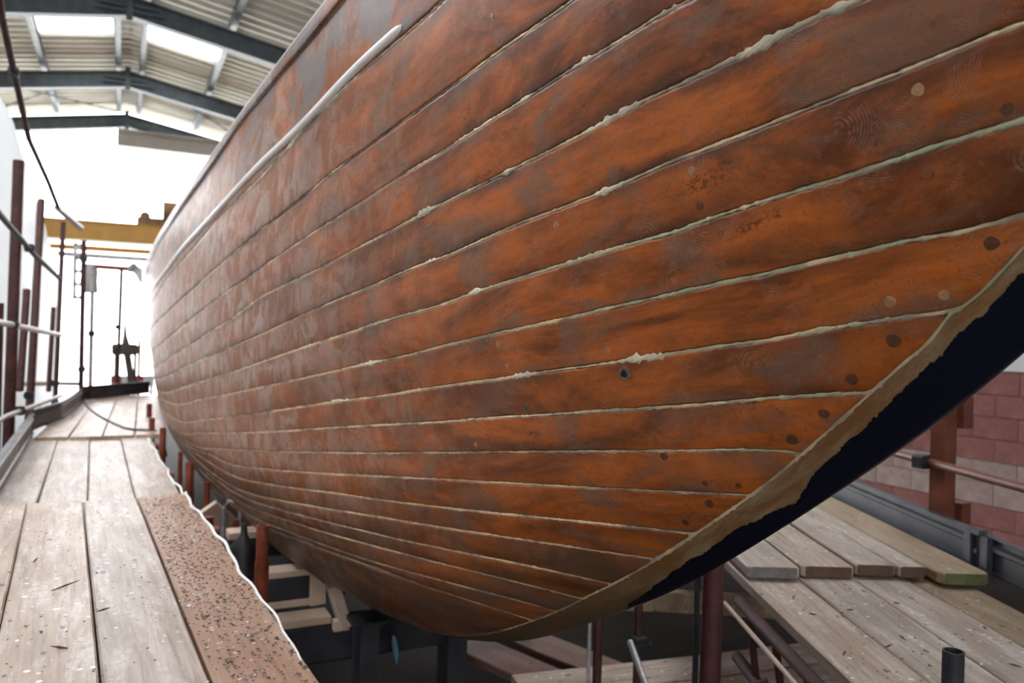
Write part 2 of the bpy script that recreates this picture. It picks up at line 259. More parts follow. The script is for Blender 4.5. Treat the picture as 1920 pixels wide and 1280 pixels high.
# ------------------------------------------------------------------ the boat: hull form (X across, Y aft, t = girth from sheer 0 to stem/keel 1)
CTRL=[[0.1392, 0.2827, 0.507, 0.7119], [0.0537, 0.3116, 0.3923, 0.8093], [-0.0084, 0.34, 0.3011, 0.888], [-0.0604, 0.3755, 0.209, 0.9586], [-0.1003, 0.4159, 0.1093, 0.9967], [-0.117, 0.4575, -0.0139, 0.994], [-0.0501, 0.3887, -0.0555, 1.0865], [-0.0598, 0.3621, -0.197, 1.039], [0.0536, 0.3069, -0.1071, 1.1428], [-0.023, 0.2761, -0.0087, 1.1172], [-0.1176, 0.3276, -0.0103, 1.1262]]
SEAM=[[(2.541,0.022),(2.569,0.0222),(2.608,0.0225),(2.638,0.0226),(2.679,0.0227),(2.71,0.0227),(2.753,0.0226),(2.786,0.0225),(2.832,0.0224),(2.867,0.0221),(2.917,0.0216),(2.955,0.021),(3.009,0.0202),(3.051,0.0196),(3.108,0.0188),(3.166,0.0181),(3.211,0.0176),(3.273,0.017),(3.322,0.0165),(3.389,0.0159),(3.441,0.0153),(3.514,0.0145),(3.571,0.0139),(3.649,0.0134),(3.707,0.0135),(3.786,0.0142),(3.846,0.0149),(3.931,0.016),(3.999,0.0167),(4.094,0.0177),(4.198,0.0187),(4.282,0.0192),(4.403,0.0197),(4.503,0.0198),(4.647,0.02),(4.763,0.0203),(4.928,0.021),(5.06,0.0218),(5.252,0.0229),(5.408,0.024),(5.633,0.0256),(5.817,0.0269),(6.091,0.0288),(6.324,0.0302),(6.678,0.0319),(7.1,0.0331)],
[(1.903,0.1396),(1.931,0.1395),(1.969,0.1392),(1.999,0.1386),(2.041,0.1373),(2.075,0.1361),(2.12,0.1346),(2.155,0.1336),(2.203,0.1322),(2.239,0.1313),(2.29,0.13),(2.329,0.129),(2.383,0.1278),(2.424,0.1271),(2.48,0.1266),(2.536,0.1263),(2.58,0.1261),(2.642,0.1256),(2.69,0.1252),(2.755,0.1247),(2.805,0.1246),(2.873,0.1249),(2.924,0.1254),(2.996,0.1262),(3.053,0.1268),(3.132,0.1275),(3.196,0.128),(3.286,0.1284),(3.361,0.1284),(3.47,0.1279),(3.591,0.1274),(3.69,0.1271),(3.838,0.127),(3.96,0.1274),(4.134,0.1293),(4.274,0.1319),(4.481,0.1362),(4.657,0.1398),(4.922,0.1452),(5.141,0.1495),(5.473,0.1559),(5.758,0.1611),(6.181,0.1704),(6.511,0.1808),(7.003,0.1987),(8.166,0.2174)],
[(1.416,0.2585),(1.441,0.2565),(1.475,0.2537),(1.502,0.2517),(1.538,0.2491),(1.567,0.2471),(1.606,0.2443),(1.636,0.2423),(1.678,0.2397),(1.71,0.2381),(1.754,0.2361),(1.788,0.2346),(1.835,0.2324),(1.871,0.2307),(1.922,0.2284),(1.975,0.2261),(2.016,0.2244),(2.072,0.2222),(2.116,0.2205),(2.177,0.2183),(2.224,0.2166),(2.291,0.2144),(2.343,0.2127),(2.416,0.2103),(2.473,0.2087),(2.551,0.2072),(2.612,0.2063),(2.697,0.2051),(2.765,0.2041),(2.861,0.2026),(2.964,0.2012),(3.047,0.2003),(3.164,0.1993),(3.259,0.1987),(3.397,0.1983),(3.508,0.1987),(3.671,0.2001),(3.812,0.2019),(4.034,0.2052),(4.235,0.2085),(4.561,0.2144),(4.851,0.2203),(5.276,0.2299),(5.637,0.2394),(6.205,0.2561),(7.032,0.279)],
[(1.126,0.3557),(1.149,0.3519),(1.181,0.3468),(1.205,0.3431),(1.238,0.339),(1.263,0.3361),(1.298,0.332),(1.326,0.3287),(1.364,0.3244),(1.393,0.3212),(1.434,0.317),(1.465,0.314),(1.509,0.3104),(1.542,0.3078),(1.589,0.3041),(1.639,0.3004),(1.678,0.2975),(1.731,0.294),(1.773,0.2917),(1.83,0.2887),(1.875,0.2864),(1.938,0.2828),(1.989,0.2795),(2.06,0.2753),(2.114,0.2726),(2.189,0.2694),(2.248,0.2672),(2.332,0.2643),(2.399,0.2621),(2.493,0.2592),(2.595,0.2563),(2.676,0.2542),(2.791,0.252),(2.882,0.2507),(3.014,0.2492),(3.121,0.2483),(3.278,0.2477),(3.409,0.2477),(3.609,0.2484),(3.786,0.2499),(4.078,0.2545),(4.358,0.2601),(4.82,0.272),(5.208,0.2838),(5.819,0.3048),(6.658,0.3361)],
[(0.841,0.4848),(0.861,0.4786),(0.889,0.4704),(0.911,0.465),(0.941,0.4586),(0.963,0.4543),(0.994,0.4491),(1.019,0.4444),(1.053,0.4373),(1.08,0.4319),(1.117,0.4249),(1.146,0.4197),(1.186,0.4127),(1.217,0.4073),(1.26,0.4006),(1.305,0.3946),(1.34,0.3901),(1.389,0.384),(1.428,0.3792),(1.483,0.3728),(1.526,0.368),(1.586,0.3614),(1.634,0.3567),(1.702,0.3505),(1.755,0.3459),(1.83,0.3398),(1.89,0.3352),(1.973,0.3292),(2.04,0.3248),(2.133,0.3195),(2.232,0.3142),(2.312,0.3104),(2.427,0.3058),(2.52,0.3025),(2.656,0.2982),(2.768,0.295),(2.933,0.2904),(3.07,0.2874),(3.272,0.2858),(3.435,0.2877),(3.688,0.2927),(3.944,0.2972),(4.429,0.3075),(4.926,0.3203),(5.7,0.3465),(6.865,0.3938)],
[(0.646,0.6397),(0.664,0.63),(0.689,0.6178),(0.708,0.6094),(0.734,0.5988),(0.754,0.591),(0.783,0.5807),(0.805,0.573),(0.836,0.5627),(0.86,0.555),(0.893,0.5454),(0.919,0.5384),(0.955,0.529),(0.983,0.522),(1.023,0.5127),(1.064,0.5034),(1.096,0.4961),(1.142,0.4862),(1.177,0.479),(1.227,0.4697),(1.266,0.4633),(1.32,0.4548),(1.364,0.4477),(1.426,0.4378),(1.475,0.4305),(1.545,0.4206),(1.6,0.4135),(1.679,0.4049),(1.741,0.3992),(1.83,0.3918),(1.925,0.384),(2.003,0.3773),(2.115,0.3679),(2.204,0.3622),(2.331,0.3555),(2.437,0.3502),(2.593,0.3437),(2.723,0.3396),(2.913,0.3359),(3.072,0.3344),(3.32,0.3339),(3.545,0.3342),(3.951,0.3377),(4.418,0.3456),(5.295,0.3685),(6.534,0.4181)],
[(0.664,0.7235),(0.682,0.7127),(0.706,0.6987),(0.725,0.6883),(0.752,0.675),(0.772,0.666),(0.801,0.6546),(0.823,0.646),(0.853,0.6347),(0.877,0.6264),(0.91,0.6154),(0.936,0.607),(0.972,0.5959),(1.001,0.5876),(1.04,0.5766),(1.081,0.566),(1.113,0.5583),(1.157,0.5483),(1.192,0.5419),(1.241,0.5309),(1.28,0.522),(1.335,0.5103),(1.378,0.5017),(1.439,0.4905),(1.487,0.4825),(1.555,0.4721),(1.61,0.4645),(1.688,0.4546),(1.749,0.4474),(1.837,0.4384),(1.931,0.4302),(2.006,0.4233),(2.115,0.4129),(2.203,0.4052),(2.33,0.3962),(2.433,0.3907),(2.584,0.3841),(2.71,0.3794),(2.897,0.3746),(3.054,0.3722),(3.296,0.3711),(3.512,0.3716),(3.897,0.3747),(4.336,0.3823),(5.195,0.4047),(6.415,0.4528)],
[(0.681,0.8186),(0.698,0.8069),(0.722,0.792),(0.741,0.7807),(0.767,0.765),(0.787,0.7531),(0.815,0.7371),(0.837,0.7261),(0.867,0.7126),(0.891,0.7027),(0.923,0.6897),(0.949,0.6802),(0.984,0.6677),(1.012,0.6586),(1.05,0.6463),(1.09,0.6333),(1.122,0.6235),(1.166,0.6106),(1.2,0.6011),(1.249,0.589),(1.286,0.5797),(1.339,0.567),(1.381,0.5576),(1.44,0.5453),(1.487,0.5363),(1.553,0.5246),(1.606,0.516),(1.681,0.5047),(1.74,0.4964),(1.825,0.4855),(1.916,0.4749),(1.989,0.4672),(2.092,0.4575),(2.175,0.45),(2.295,0.4396),(2.393,0.4326),(2.536,0.4244),(2.655,0.419),(2.831,0.4131),(2.978,0.4096),(3.202,0.4066),(3.399,0.4056),(3.73,0.4055),(4.085,0.4093),(4.828,0.4259),(5.838,0.4622)],
[(0.763,0.8685),(0.781,0.8553),(0.806,0.8385),(0.825,0.8262),(0.851,0.8102),(0.872,0.7984),(0.901,0.7833),(0.923,0.7723),(0.954,0.7579),(0.978,0.7475),(1.011,0.7347),(1.037,0.7254),(1.073,0.712),(1.101,0.7013),(1.14,0.6871),(1.18,0.6737),(1.212,0.6638),(1.256,0.6504),(1.291,0.6403),(1.339,0.6269),(1.377,0.617),(1.431,0.6039),(1.473,0.5942),(1.532,0.5814),(1.579,0.5721),(1.645,0.5604),(1.698,0.5521),(1.772,0.5406),(1.831,0.5317),(1.914,0.5202),(2.004,0.5089),(2.075,0.5005),(2.176,0.4896),(2.257,0.4825),(2.375,0.4729),(2.47,0.4661),(2.61,0.4579),(2.726,0.4528),(2.896,0.4477),(3.038,0.4447),(3.255,0.4428),(3.445,0.4426),(3.764,0.4437),(4.102,0.4485),(4.798,0.4655),(5.737,0.5012)],
[(0.902,0.8897),(0.92,0.8763),(0.946,0.859),(0.966,0.8465),(0.993,0.8302),(1.015,0.8184),(1.044,0.8029),(1.067,0.7914),(1.099,0.7766),(1.124,0.7661),(1.158,0.7524),(1.185,0.7419),(1.222,0.7278),(1.251,0.7173),(1.291,0.7032),(1.332,0.6893),(1.365,0.6789),(1.41,0.6651),(1.446,0.6549),(1.495,0.6418),(1.535,0.6323),(1.59,0.6201),(1.633,0.6111),(1.694,0.5991),(1.742,0.5902),(1.809,0.5784),(1.862,0.5699),(1.937,0.5589),(1.996,0.5508),(2.079,0.5396),(2.168,0.5282),(2.238,0.5199),(2.34,0.5099),(2.421,0.503),(2.539,0.4945),(2.635,0.4888),(2.775,0.4828),(2.89,0.4793),(3.059,0.4755),(3.202,0.4736),(3.42,0.4722),(3.615,0.4716),(3.957,0.4738),(4.324,0.4799),(5.021,0.499),(5.947,0.5404)],
[(1.048,0.9084),(1.064,0.8926),(1.087,0.8724),(1.105,0.8584),(1.132,0.8416),(1.153,0.8296),(1.181,0.8143),(1.204,0.8032),(1.235,0.7889),(1.26,0.7782),(1.293,0.764),(1.319,0.7534),(1.355,0.7395),(1.383,0.7293),(1.422,0.7158),(1.462,0.7026),(1.494,0.6929),(1.538,0.6804),(1.573,0.6713),(1.621,0.6596),(1.659,0.6509),(1.712,0.6397),(1.754,0.6313),(1.811,0.6202),(1.857,0.612),(1.92,0.6012),(1.97,0.5932),(2.039,0.5826),(2.094,0.5745),(2.17,0.564),(2.251,0.554),(2.316,0.5471),(2.409,0.5385),(2.483,0.5324),(2.589,0.5249),(2.674,0.5199),(2.798,0.5143),(2.898,0.5108),(3.044,0.5069),(3.165,0.505),(3.346,0.5033),(3.5,0.5023),(3.749,0.5019),(3.993,0.5041),(4.45,0.5134),(5.087,0.5337)],
[(1.176,0.9108),(1.193,0.8982),(1.216,0.882),(1.234,0.8702),(1.26,0.8549),(1.279,0.8436),(1.306,0.8289),(1.327,0.818),(1.356,0.8039),(1.378,0.7935),(1.409,0.7799),(1.433,0.77),(1.467,0.7571),(1.493,0.7477),(1.529,0.7356),(1.567,0.7238),(1.596,0.7151),(1.637,0.7039),(1.669,0.6956),(1.713,0.6848),(1.747,0.6767),(1.794,0.666),(1.831,0.658),(1.883,0.6475),(1.923,0.6398),(1.978,0.6296),(2.021,0.6219),(2.081,0.6117),(2.128,0.6041),(2.193,0.5944),(2.263,0.5852),(2.318,0.5788),(2.395,0.5708),(2.457,0.5652),(2.544,0.5583),(2.614,0.5536),(2.714,0.5483),(2.794,0.5448),(2.908,0.541),(3.0,0.5385),(3.134,0.5362),(3.244,0.5352),(3.407,0.5341),(3.542,0.5328),(3.756,0.5321),(4.037,0.5344)],
[(1.323,0.9211),(1.339,0.9082),(1.36,0.8917),(1.377,0.8797),(1.4,0.8644),(1.419,0.8533),(1.444,0.8389),(1.464,0.8285),(1.492,0.815),(1.514,0.8052),(1.544,0.7926),(1.567,0.7835),(1.6,0.7717),(1.625,0.7632),(1.66,0.7521),(1.697,0.7413),(1.725,0.7333),(1.764,0.7227),(1.795,0.7149),(1.836,0.7046),(1.869,0.697),(1.914,0.6869),(1.948,0.6794),(1.996,0.6695),(2.033,0.6622),(2.085,0.6523),(2.124,0.6449),(2.179,0.6352),(2.222,0.6282),(2.283,0.6194),(2.347,0.6112),(2.397,0.6053),(2.468,0.598),(2.524,0.5927),(2.601,0.5858),(2.663,0.581),(2.751,0.5756),(2.821,0.5723),(2.923,0.5689),(3.003,0.5667),(3.12,0.5645),(3.215,0.5636),(3.352,0.5626),(3.465,0.5617),(3.634,0.5606),(3.84,0.5613)],
[(1.462,0.9117),(1.476,0.9006),(1.495,0.8864),(1.511,0.8761),(1.532,0.8631),(1.549,0.8536),(1.573,0.8415),(1.591,0.8326),(1.616,0.8212),(1.636,0.8129),(1.663,0.802),(1.684,0.7941),(1.713,0.7837),(1.736,0.7761),(1.767,0.7661),(1.799,0.7563),(1.823,0.7491),(1.857,0.7396),(1.883,0.7325),(1.919,0.7233),(1.947,0.7164),(1.985,0.7073),(2.015,0.7006),(2.055,0.6917),(2.087,0.685),(2.129,0.6762),(2.163,0.6696),(2.208,0.6612),(2.244,0.655),(2.294,0.6473),(2.346,0.6399),(2.387,0.6346),(2.443,0.6279),(2.488,0.6231),(2.55,0.6171),(2.599,0.613),(2.668,0.608),(2.722,0.6048),(2.799,0.6011),(2.86,0.5988),(2.945,0.5961),(3.013,0.5942),(3.108,0.5922),(3.185,0.5911),(3.296,0.5904),(3.417,0.5901)],
[(1.605,0.9347),(1.616,0.9232),(1.632,0.9087),(1.645,0.8984),(1.664,0.8854),(1.679,0.8759),(1.699,0.8638),(1.715,0.855),(1.737,0.8436),(1.754,0.8352),(1.778,0.8244),(1.797,0.8164),(1.822,0.8061),(1.842,0.7985),(1.869,0.7886),(1.898,0.779),(1.919,0.7719),(1.949,0.7627),(1.973,0.7558),(2.004,0.7469),(2.029,0.7402),(2.062,0.7313),(2.088,0.7248),(2.123,0.7161),(2.151,0.7097),(2.188,0.7014),(2.217,0.6953),(2.258,0.6875),(2.289,0.682),(2.333,0.6749),(2.378,0.6681),(2.414,0.6632),(2.463,0.6569),(2.501,0.6523),(2.553,0.6464),(2.594,0.6422),(2.651,0.637),(2.696,0.6335),(2.759,0.6294),(2.809,0.6266),(2.878,0.6233),(2.932,0.6209),(3.007,0.6179),(3.067,0.616),(3.151,0.6139),(3.241,0.6125)],
[(1.744,0.937),(1.763,0.9137),(1.773,0.9045),(1.787,0.8929),(1.798,0.8845),(1.814,0.8738),(1.826,0.866),(1.844,0.856),(1.857,0.8487),(1.876,0.8392),(1.891,0.8323),(1.911,0.8233),(1.927,0.8167),(1.948,0.808),(1.97,0.7996),(1.988,0.7934),(2.011,0.7852),(2.029,0.7792),(2.053,0.7712),(2.072,0.7653),(2.098,0.7574),(2.118,0.7517),(2.145,0.7441),(2.165,0.7386),(2.194,0.7313),(2.216,0.7261),(2.247,0.7193),(2.27,0.7143),(2.303,0.708),(2.336,0.7019),(2.362,0.6974),(2.398,0.6916),(2.425,0.6874),(2.463,0.682),(2.493,0.6781),(2.533,0.6731),(2.564,0.6695),(2.608,0.6649),(2.641,0.6617),(2.688,0.6578),(2.724,0.6551),(2.775,0.6518),(2.814,0.6496),(2.869,0.6469),(2.925,0.6444)],
[(1.878,0.9365),(1.892,0.9172),(1.909,0.8999),(1.918,0.8929),(1.93,0.884),(1.939,0.8775),(1.953,0.8692),(1.963,0.8631),(1.978,0.8552),(1.989,0.8494),(2.004,0.8418),(2.016,0.8363),(2.033,0.829),(2.049,0.8218),(2.062,0.8165),(2.08,0.8096),(2.094,0.8045),(2.112,0.7977),(2.126,0.7928),(2.146,0.7863),(2.161,0.7815),(2.181,0.7753),(2.197,0.7708),(2.218,0.7648),(2.235,0.7605),(2.258,0.7548),(2.275,0.7507),(2.299,0.7455),(2.324,0.7403),(2.343,0.7366),(2.369,0.7317),(2.389,0.7282),(2.416,0.7236),(2.437,0.7203),(2.466,0.7159),(2.489,0.7128),(2.519,0.7087),(2.542,0.7057),(2.574,0.7018),(2.598,0.6989),(2.631,0.6953),(2.657,0.6928),(2.693,0.6897),(2.73,0.6869)],
[(2.018,0.9404),(2.027,0.9165),(2.038,0.9018),(2.051,0.8883),(2.06,0.8809),(2.076,0.8686),(2.094,0.8569),(2.113,0.8457),(2.125,0.8395),(2.134,0.835),(2.146,0.829),(2.155,0.8246),(2.168,0.8189),(2.178,0.8147),(2.192,0.8092),(2.202,0.8052),(2.217,0.7999),(2.228,0.796),(2.243,0.791),(2.254,0.7873),(2.27,0.7824),(2.283,0.7789),(2.299,0.7743),(2.316,0.7698),(2.329,0.7665),(2.347,0.7622),(2.361,0.7591),(2.379,0.7549),(2.393,0.7518),(2.412,0.7477),(2.427,0.7447),(2.446,0.7407),(2.461,0.7377),(2.481,0.7339),(2.497,0.731),(2.518,0.7273),(2.534,0.7245),(2.556,0.721),(2.578,0.7176)]]
RABBET=[(0.689, 0.8536), (0.77, 0.8576), (0.789, 0.8532), (0.828, 0.8643), (0.868, 0.8647), (0.932, 0.8693), (0.987, 0.8742), (1.068, 0.8826), (1.145, 0.889), (1.207, 0.8913), (1.361, 0.8924), (1.503, 0.8931), (1.645, 0.8952), (1.775, 0.8977), (2.038, 0.9037), (2.192, 0.9009), (2.362, 0.9014)]
BATTEN=[(2.149, 0.1238), (2.337, 0.1195), (2.799, 0.1177), (3.338, 0.1104), (4.157, 0.1148), (5.232, 0.1248), (6.694, 0.1553), (9.51, 0.1854)]
BUNG=[(0.775, 0.6058, 9.9, 'l'), (0.778, 0.64, 9.2, 'm'), (1.155, 0.4988, 8.6, 'l'), (1.149, 0.5344, 7.7, 'd'), (1.51, 0.4394, 9.2, 'l'), (1.322, 0.3622, 13.5, 'b'), (0.863, 0.7796, 9.1, 'l'), (0.792, 0.824, 8.8, 'l'), (0.722, 0.815, 11.3, 'd'), (0.949, 0.8326, 11.6, 'd'), (0.873, 0.8267, 12.7, 'd'), (1.08, 0.8084, 7.7, 'm'), (1.417, 0.5935, 7.8, 'l'), (1.758, 0.5054, 7.8, 'l'), (1.737, 0.5326, 7.7, 'l'), (1.712, 0.5627, 6.4, 'm'), (1.696, 0.5874, 7.6, 'b'), (1.92, 0.5906, 8.4, 'l'), (2.775, 0.3469, 11.0, 'l'), (2.777, 0.3675, 7.3, 'l'), (2.736, 0.3819, 7.3, 'm'), (1.079, 0.8519, 12.6, 'd'), (1.687, 0.2027, 6.1, 'l'), (3.896, 0.399, 12.3, 'l'), (1.011, 0.8493, 11.1, 'd'), (1.289, 0.8572, 10.9, 'd'), (1.344, 0.7511, 8.8, 'd'), (1.345, 0.7866, 7.8, 'd'), (1.277, 0.8237, 7.5, 'd'), (1.214, 0.862, 7.3, 'd'), (1.351, 0.7255, 8.8, 'm'), (1.36, 0.8606, 9.0, 'd'), (0.781, 0.6859, 8.5, 'm'), (1.117, 0.5739, 7.6, 'm'), (1.384, 0.6295, 18.8, 'h'), (1.072, 0.7338, 8.5, 'm'), (0.675, 0.700, 9.0, 'd')]
SMEAR=[(5, 1.31, 1.388, 3.2), (4, 1.248, 1.397, 4.0), (4, 1.968, 2.047, 3.5), (4, 1.631, 1.68, 3), (4, 0.931, 1.031, 3.6), (4, 0.848, 0.897, 2.5), (3, 1.551, 1.607, 3), (3, 1.368, 1.414, 2.6), (3, 1.13, 1.221, 2.8), (8, 1.287, 1.374, 4.2), (5, 1.968, 2.026, 3), (6, 1.793, 1.848, 2.6), (1, 2.777, 3.052, 4.5), (1, 3.129, 3.327, 3), (1, 2.472, 2.729, 2.2), (2, 2.463, 2.715, 2.6), (7, 2.3, 2.452, 2.6), (8, 2.572, 2.692, 2.2), (8, 1.652, 1.739, 1.8)]
BUTT=[(2.946, 0.2336), (6.113, 0.3545)]
CL = 1.2   # centreline of the boat
class Sp:
    def __init__(s, x, y): s.x = np.array(x, float); s.y = np.array(y, float); s.m = np.gradient(s.y, s.x, edge_order=2 if len(x) > 2 else 1)
    def __call__(s, q):
        q = np.clip(np.asarray(q, float), s.x[0], s.x[-1]); i = np.clip(np.searchsorted(s.x, q)-1, 0, len(s.x)-2); h = s.x[i+1]-s.x[i]; t = (q-s.x[i])/h
        return (2*t**3-3*t**2+1)*s.y[i]+(t**3-2*t**2+t)*h*s.m[i]+(-2*t**3+3*t**2)*s.y[i+1]+(t**3-t**2)*h*s.m[i+1]
XS = Sp([-.6, 0, 1, 2, 2.66, 3.7, 5, 6.8, 8, 10, 12, 15], [1.2, 1.05, .86, .70, .595, .455, .35, .276, .25, .245, .28, .5])
ZS = Sp([-.6, 1, 2.64, 3.03, 3.83, 4.5, 5.7, 6.8, 8.3, 10, 15], [1.42, 1.265, 1.10, 1.04, .93, .865, .805, .775, .75, .73, .78])
ZKP = [(-.6, 1.42), (-.3, 1.07), (0, .76), (.3, .45), (.5, .235), (.62, .105), (.732, -.007), (.857, -.116), (1.047, -.261), (1.228, -.39), (1.519, -.583), (1.743, -.709), (2.003, -.843), (2.27, -.97), (2.6, -1.085), (3, -1.17), (3.5, -1.23), (5, -1.3), (8, -1.3), (12, -.9), (15, -.1)]
ZK = Sp(*zip(*ZKP)); STN = [-.6, .3, 1.0, 1.7, 2.5, 3.5, 5, 7, 9.5, 12, 15.]
CT = [Sp(STN, [c[k] for c in CTRL]) for k in range(4)]
def S(Y, t):
    Y = np.asarray(Y, float); t = np.asarray(t, float); Y, t = np.broadcast_arrays(Y, t)
    xs, zs, zk = XS(Y), ZS(Y), ZK(Y); w = CL-xs; h = zk-zs; a, b, c, d = (k(Y) for k in CT); q = 1-t
    X = q**3*xs+3*q*q*t*(xs+a*w)+3*q*t*t*(xs+c*w)+t**3*CL; Z = q**3*zs+3*q*q*t*(zs+b*h)+3*q*t*t*(zs+d*h)+t**3*zk
    return np.stack([X, Y, Z+CAMZ], -1)
def St(Y, t): return (S(Y, t+1e-4)-S(Y, t-1e-4))/2e-4
def Nrm(Y, t):
    n = np.cross((S(Y+1e-3, t)-S(Y-1e-3, t)), St(Y, t)); return n/np.maximum(np.linalg.norm(n, axis=-1, keepdims=True), 1e-12)
TR = Sp([-.6, .2]+[a for a, b in RABBET]+[3.2, 15], [.80, .845]+[b for a, b in RABBET]+[.90, .90])
SF = []
for i, s in enumerate(SEAM):
    ys = [a for a, b in s]; ts = [b for a, b in s]; m = min(-.10, (ts[3]-ts[0])/(ys[3]-ys[0])*1.1) if i else 0
    pre = [(ys[0]-k, ts[0]-k*m) for k in (1.6, .8, .3) if ys[0]-k > -.6]
    y1, t1 = ys[-1], ts[-1]; m1 = min(.035, (ts[-1]-ts[-3])/(ys[-1]-ys[-3])); ta = 1.6 if m1 > 0 else .45; post = [(y1+k, t1+m1*ta*(1-math.exp(-k/ta))) for k in (.1, .25, .45, .8, 1.4, 2.6, 4.5, 6.5) if y1+k < 14]+[(14.6, t1+m1*ta)]
    SF.append(Sp([a for a, b in pre]+ys+[a for a, b in post], [b for a, b in pre]+ts+[b for a, b in post]))
def seam_t(i, Y):
    if i < 0: return np.zeros_like(Y)
    t = SF[0](Y)
    for k in range(1, min(i, 17)+1): t = np.maximum(t+.012, SF[k](Y))
    return t if i <= 17 else TR(Y)
YC = np.concatenate([np.arange(-.55, .6, .05), np.arange(.6, 3, .0125), np.arange(3, 6, .03), np.arange(6, 14.6, .15)])
boat = empty('wooden_yacht', (CL, 7, .5)); tag(boat, 'stripped carvel-planked wooden yacht hull filling the right of the shed', 'boat')
BI = Matrix.Translation((-CL, -7, -.5))
def par(o): o.parent = boat; o.matrix_parent_inverse = BI; return o
def sub(o, p): o.parent = p; o.matrix_parent_inverse = Matrix.Identity(4); return o
GAP = .0034
PLANKS = []
lump = lambda Y, ph, k: .5+.5*np.sin(Y*k+ph)*np.sin(Y*k*.37+ph*2.1)
for i in range(-1, 18):
    a = seam_t(i, YC); b = np.minimum(seam_t(i+1, YC), TR(YC)); k = np.where(b-a > .004)[0]; Y = YC[k]; a = a[k]; b = b[k]
    la = GAP/np.linalg.norm(St(Y, a), axis=-1) if i >= 0 else 0*Y; lb = GAP/np.linalg.norm(St(Y, b), axis=-1)
    jit = lambda: 1+.35*(rng.random(len(Y))-.5)*2
    a2 = a+la*jit(); b2 = b-lb*jit(); a2 = np.minimum(a2, (a+b)/2-1e-4); b2 = np.maximum(b2, (a+b)/2+1e-4)
    vv = np.array([0, 0, .04, .15, .32, .5, .68, .85, .96, 1, 1]); off = np.array([-.02, -.0005, .0, .0006, .0012, .0016, .0012, .0006, .0, -.0005, -.02])
    tilt = rng.uniform(-.0016, .0016); T = a2[:, None]+(b2-a2)[:, None]*vv; YY = np.repeat(Y[:, None], len(vv), 1)
    O = off[None]+tilt*(vv-.5)[None]*2+.0011*np.sin(YY*2.3+i*1.7)*np.sin(T*30+i)
    if i == -1: O = O+.012*np.array([1, 1, 1, 1, 1, 1, 1, 1, 1, 1, 0])[None]; O[:, 0] = -.03
    Pt = S(YY, T)+Nrm(YY, T)*O[..., None]
    seg = np.linalg.norm(np.diff(Pt[:, 1:-1], axis=1), axis=-1); gr = np.concatenate([np.zeros((len(Y), 2)), np.cumsum(seg, 1), np.sum(seg, 1, keepdims=True)], 1)
    uv = np.stack([YY, gr+i*.31], -1); e = np.minimum(gr, gr[:, -1:]-gr)
    cut = [i_ for i_ in [{-1: 3.2, 1: 2.946, 4: 6.11}.get(i)] if i_]
    pieces = [slice(0, len(Y))]
    if cut:
        j = int(np.searchsorted(Y, cut[0])); pieces = [slice(0, j+1), slice(j, len(Y))]
    for s_ in pieces:
        Q = Pt[s_].copy()
        if cut:  # visible butt joint
            if s_.start == 0: Q[-1, :, 1] -= .0010
            else: Q[0, :, 1] += .0010
        o = par(grid_mesh('hull_plank', Q, M_rail if i == -1 and s_.start else M_hull, None, uv[s_], {'edge': e[s_]}))
        if i == -1: o.name = 'toe_rail'; o['label'] = 'narrow top strake along the sheer'
        PLANKS.append((i, Y[s_].min(), Y[s_].max(), o))
def plank_at(Y, t):
    for i, y0, y1, o in PLANKS:
        if y0 <= Y <= y1 and seam_t(i, np.array([Y]))[0] <= t <= min(seam_t(i+1, np.array([Y]))[0], TR(Y)): return o
    return boat
# fillers
def filler(name, Y, tf, idx, w0, green, bare):
    n = len(Y); w = w0*(1+.9*(rng.random(n)-.5)+.5*(lump(Y, idx*1.3, 9.)-.5)+.35*(lump(Y, idx*.7, 41.)-.5)); fill = np.zeros(n); up = -.0006+.0012*lump(Y, idx*2.2, 23.)+.0022*(rng.random(n)-.5)
    for j, y0, y1, k in SMEAR:
        if j == idx:
            c, h = (y0+y1)/2, (y1-y0)/2; m = np.clip(1.25-np.abs((Y-c)/h), 0, 1)**.5; w = w*(1+(k-1)*.42*m*(.45+.8*rng.random(n)*lump(Y, idx, 160.)+.3*lump(Y, idx*3, 70.))); fill = np.maximum(fill, m); up = up+m*.0018
    vv = np.array([-1.12, -.95, -.5, 0, .5, .95, 1.12]); hh = np.array([-9, -.35, .85, 1, .8, -.3, -9.])
    t0 = tf(Y); L = np.linalg.norm(St(Y, t0), axis=-1); asym = .25*np.sin(Y*6+idx)
    T = t0[:, None]+(w/L)[:, None]*(vv[None]+asym[:, None]*(fill[:, None])); YY = np.repeat(Y[:, None], 7, 1)
    O = np.where(hh[None] < -5, -.010, up[:, None]+(hh[None]-1)*.0016)
    Pt = S(YY, T)+Nrm(YY, T)*O[..., None]
    A = lambda x: np.repeat(x[:, None], 7, 1)
    return par(grid_mesh(name, Pt, M_fill, None, np.stack([YY, T*2], -1), {'fill': A(fill), 'green': A(green), 'bare': A(bare)}))
YF = np.concatenate([np.arange(-.5, .6, .05), np.arange(.6, 3.2, .008), np.arange(3.2, 6, .02), np.arange(6, 14.5, .1)])
for i in range(18):
    t = seam_t(i, YF); Y = YF[t < TR(YF)+.004]
    gr = np.clip((1.5-Y)/.35, 0, 1)*(1 if i in (6, 7, 8, 9, 10) else .15)+(.45*np.clip((2.4-Y)/.5, 0, 1) if i in (6, 7) else 0)
    filler('seam_filler', Y, lambda q, i=i: seam_t(i, q), i, {0: .0022, 1: .0045, 2: .0032, 3: .0038, 4: .0044, 5: .0036, 6: .0050, 7: .0052, 8: .0050, 9: .0046}.get(i, .0046), np.clip(gr, 0, 1), np.full(len(Y), {0: 1, 1: .7, 2: .8, 3: .6, 4: .5, 5: .3}.get(i, .12))+.0)
Yr = YF[(YF > -.45) & (YF < 3)]
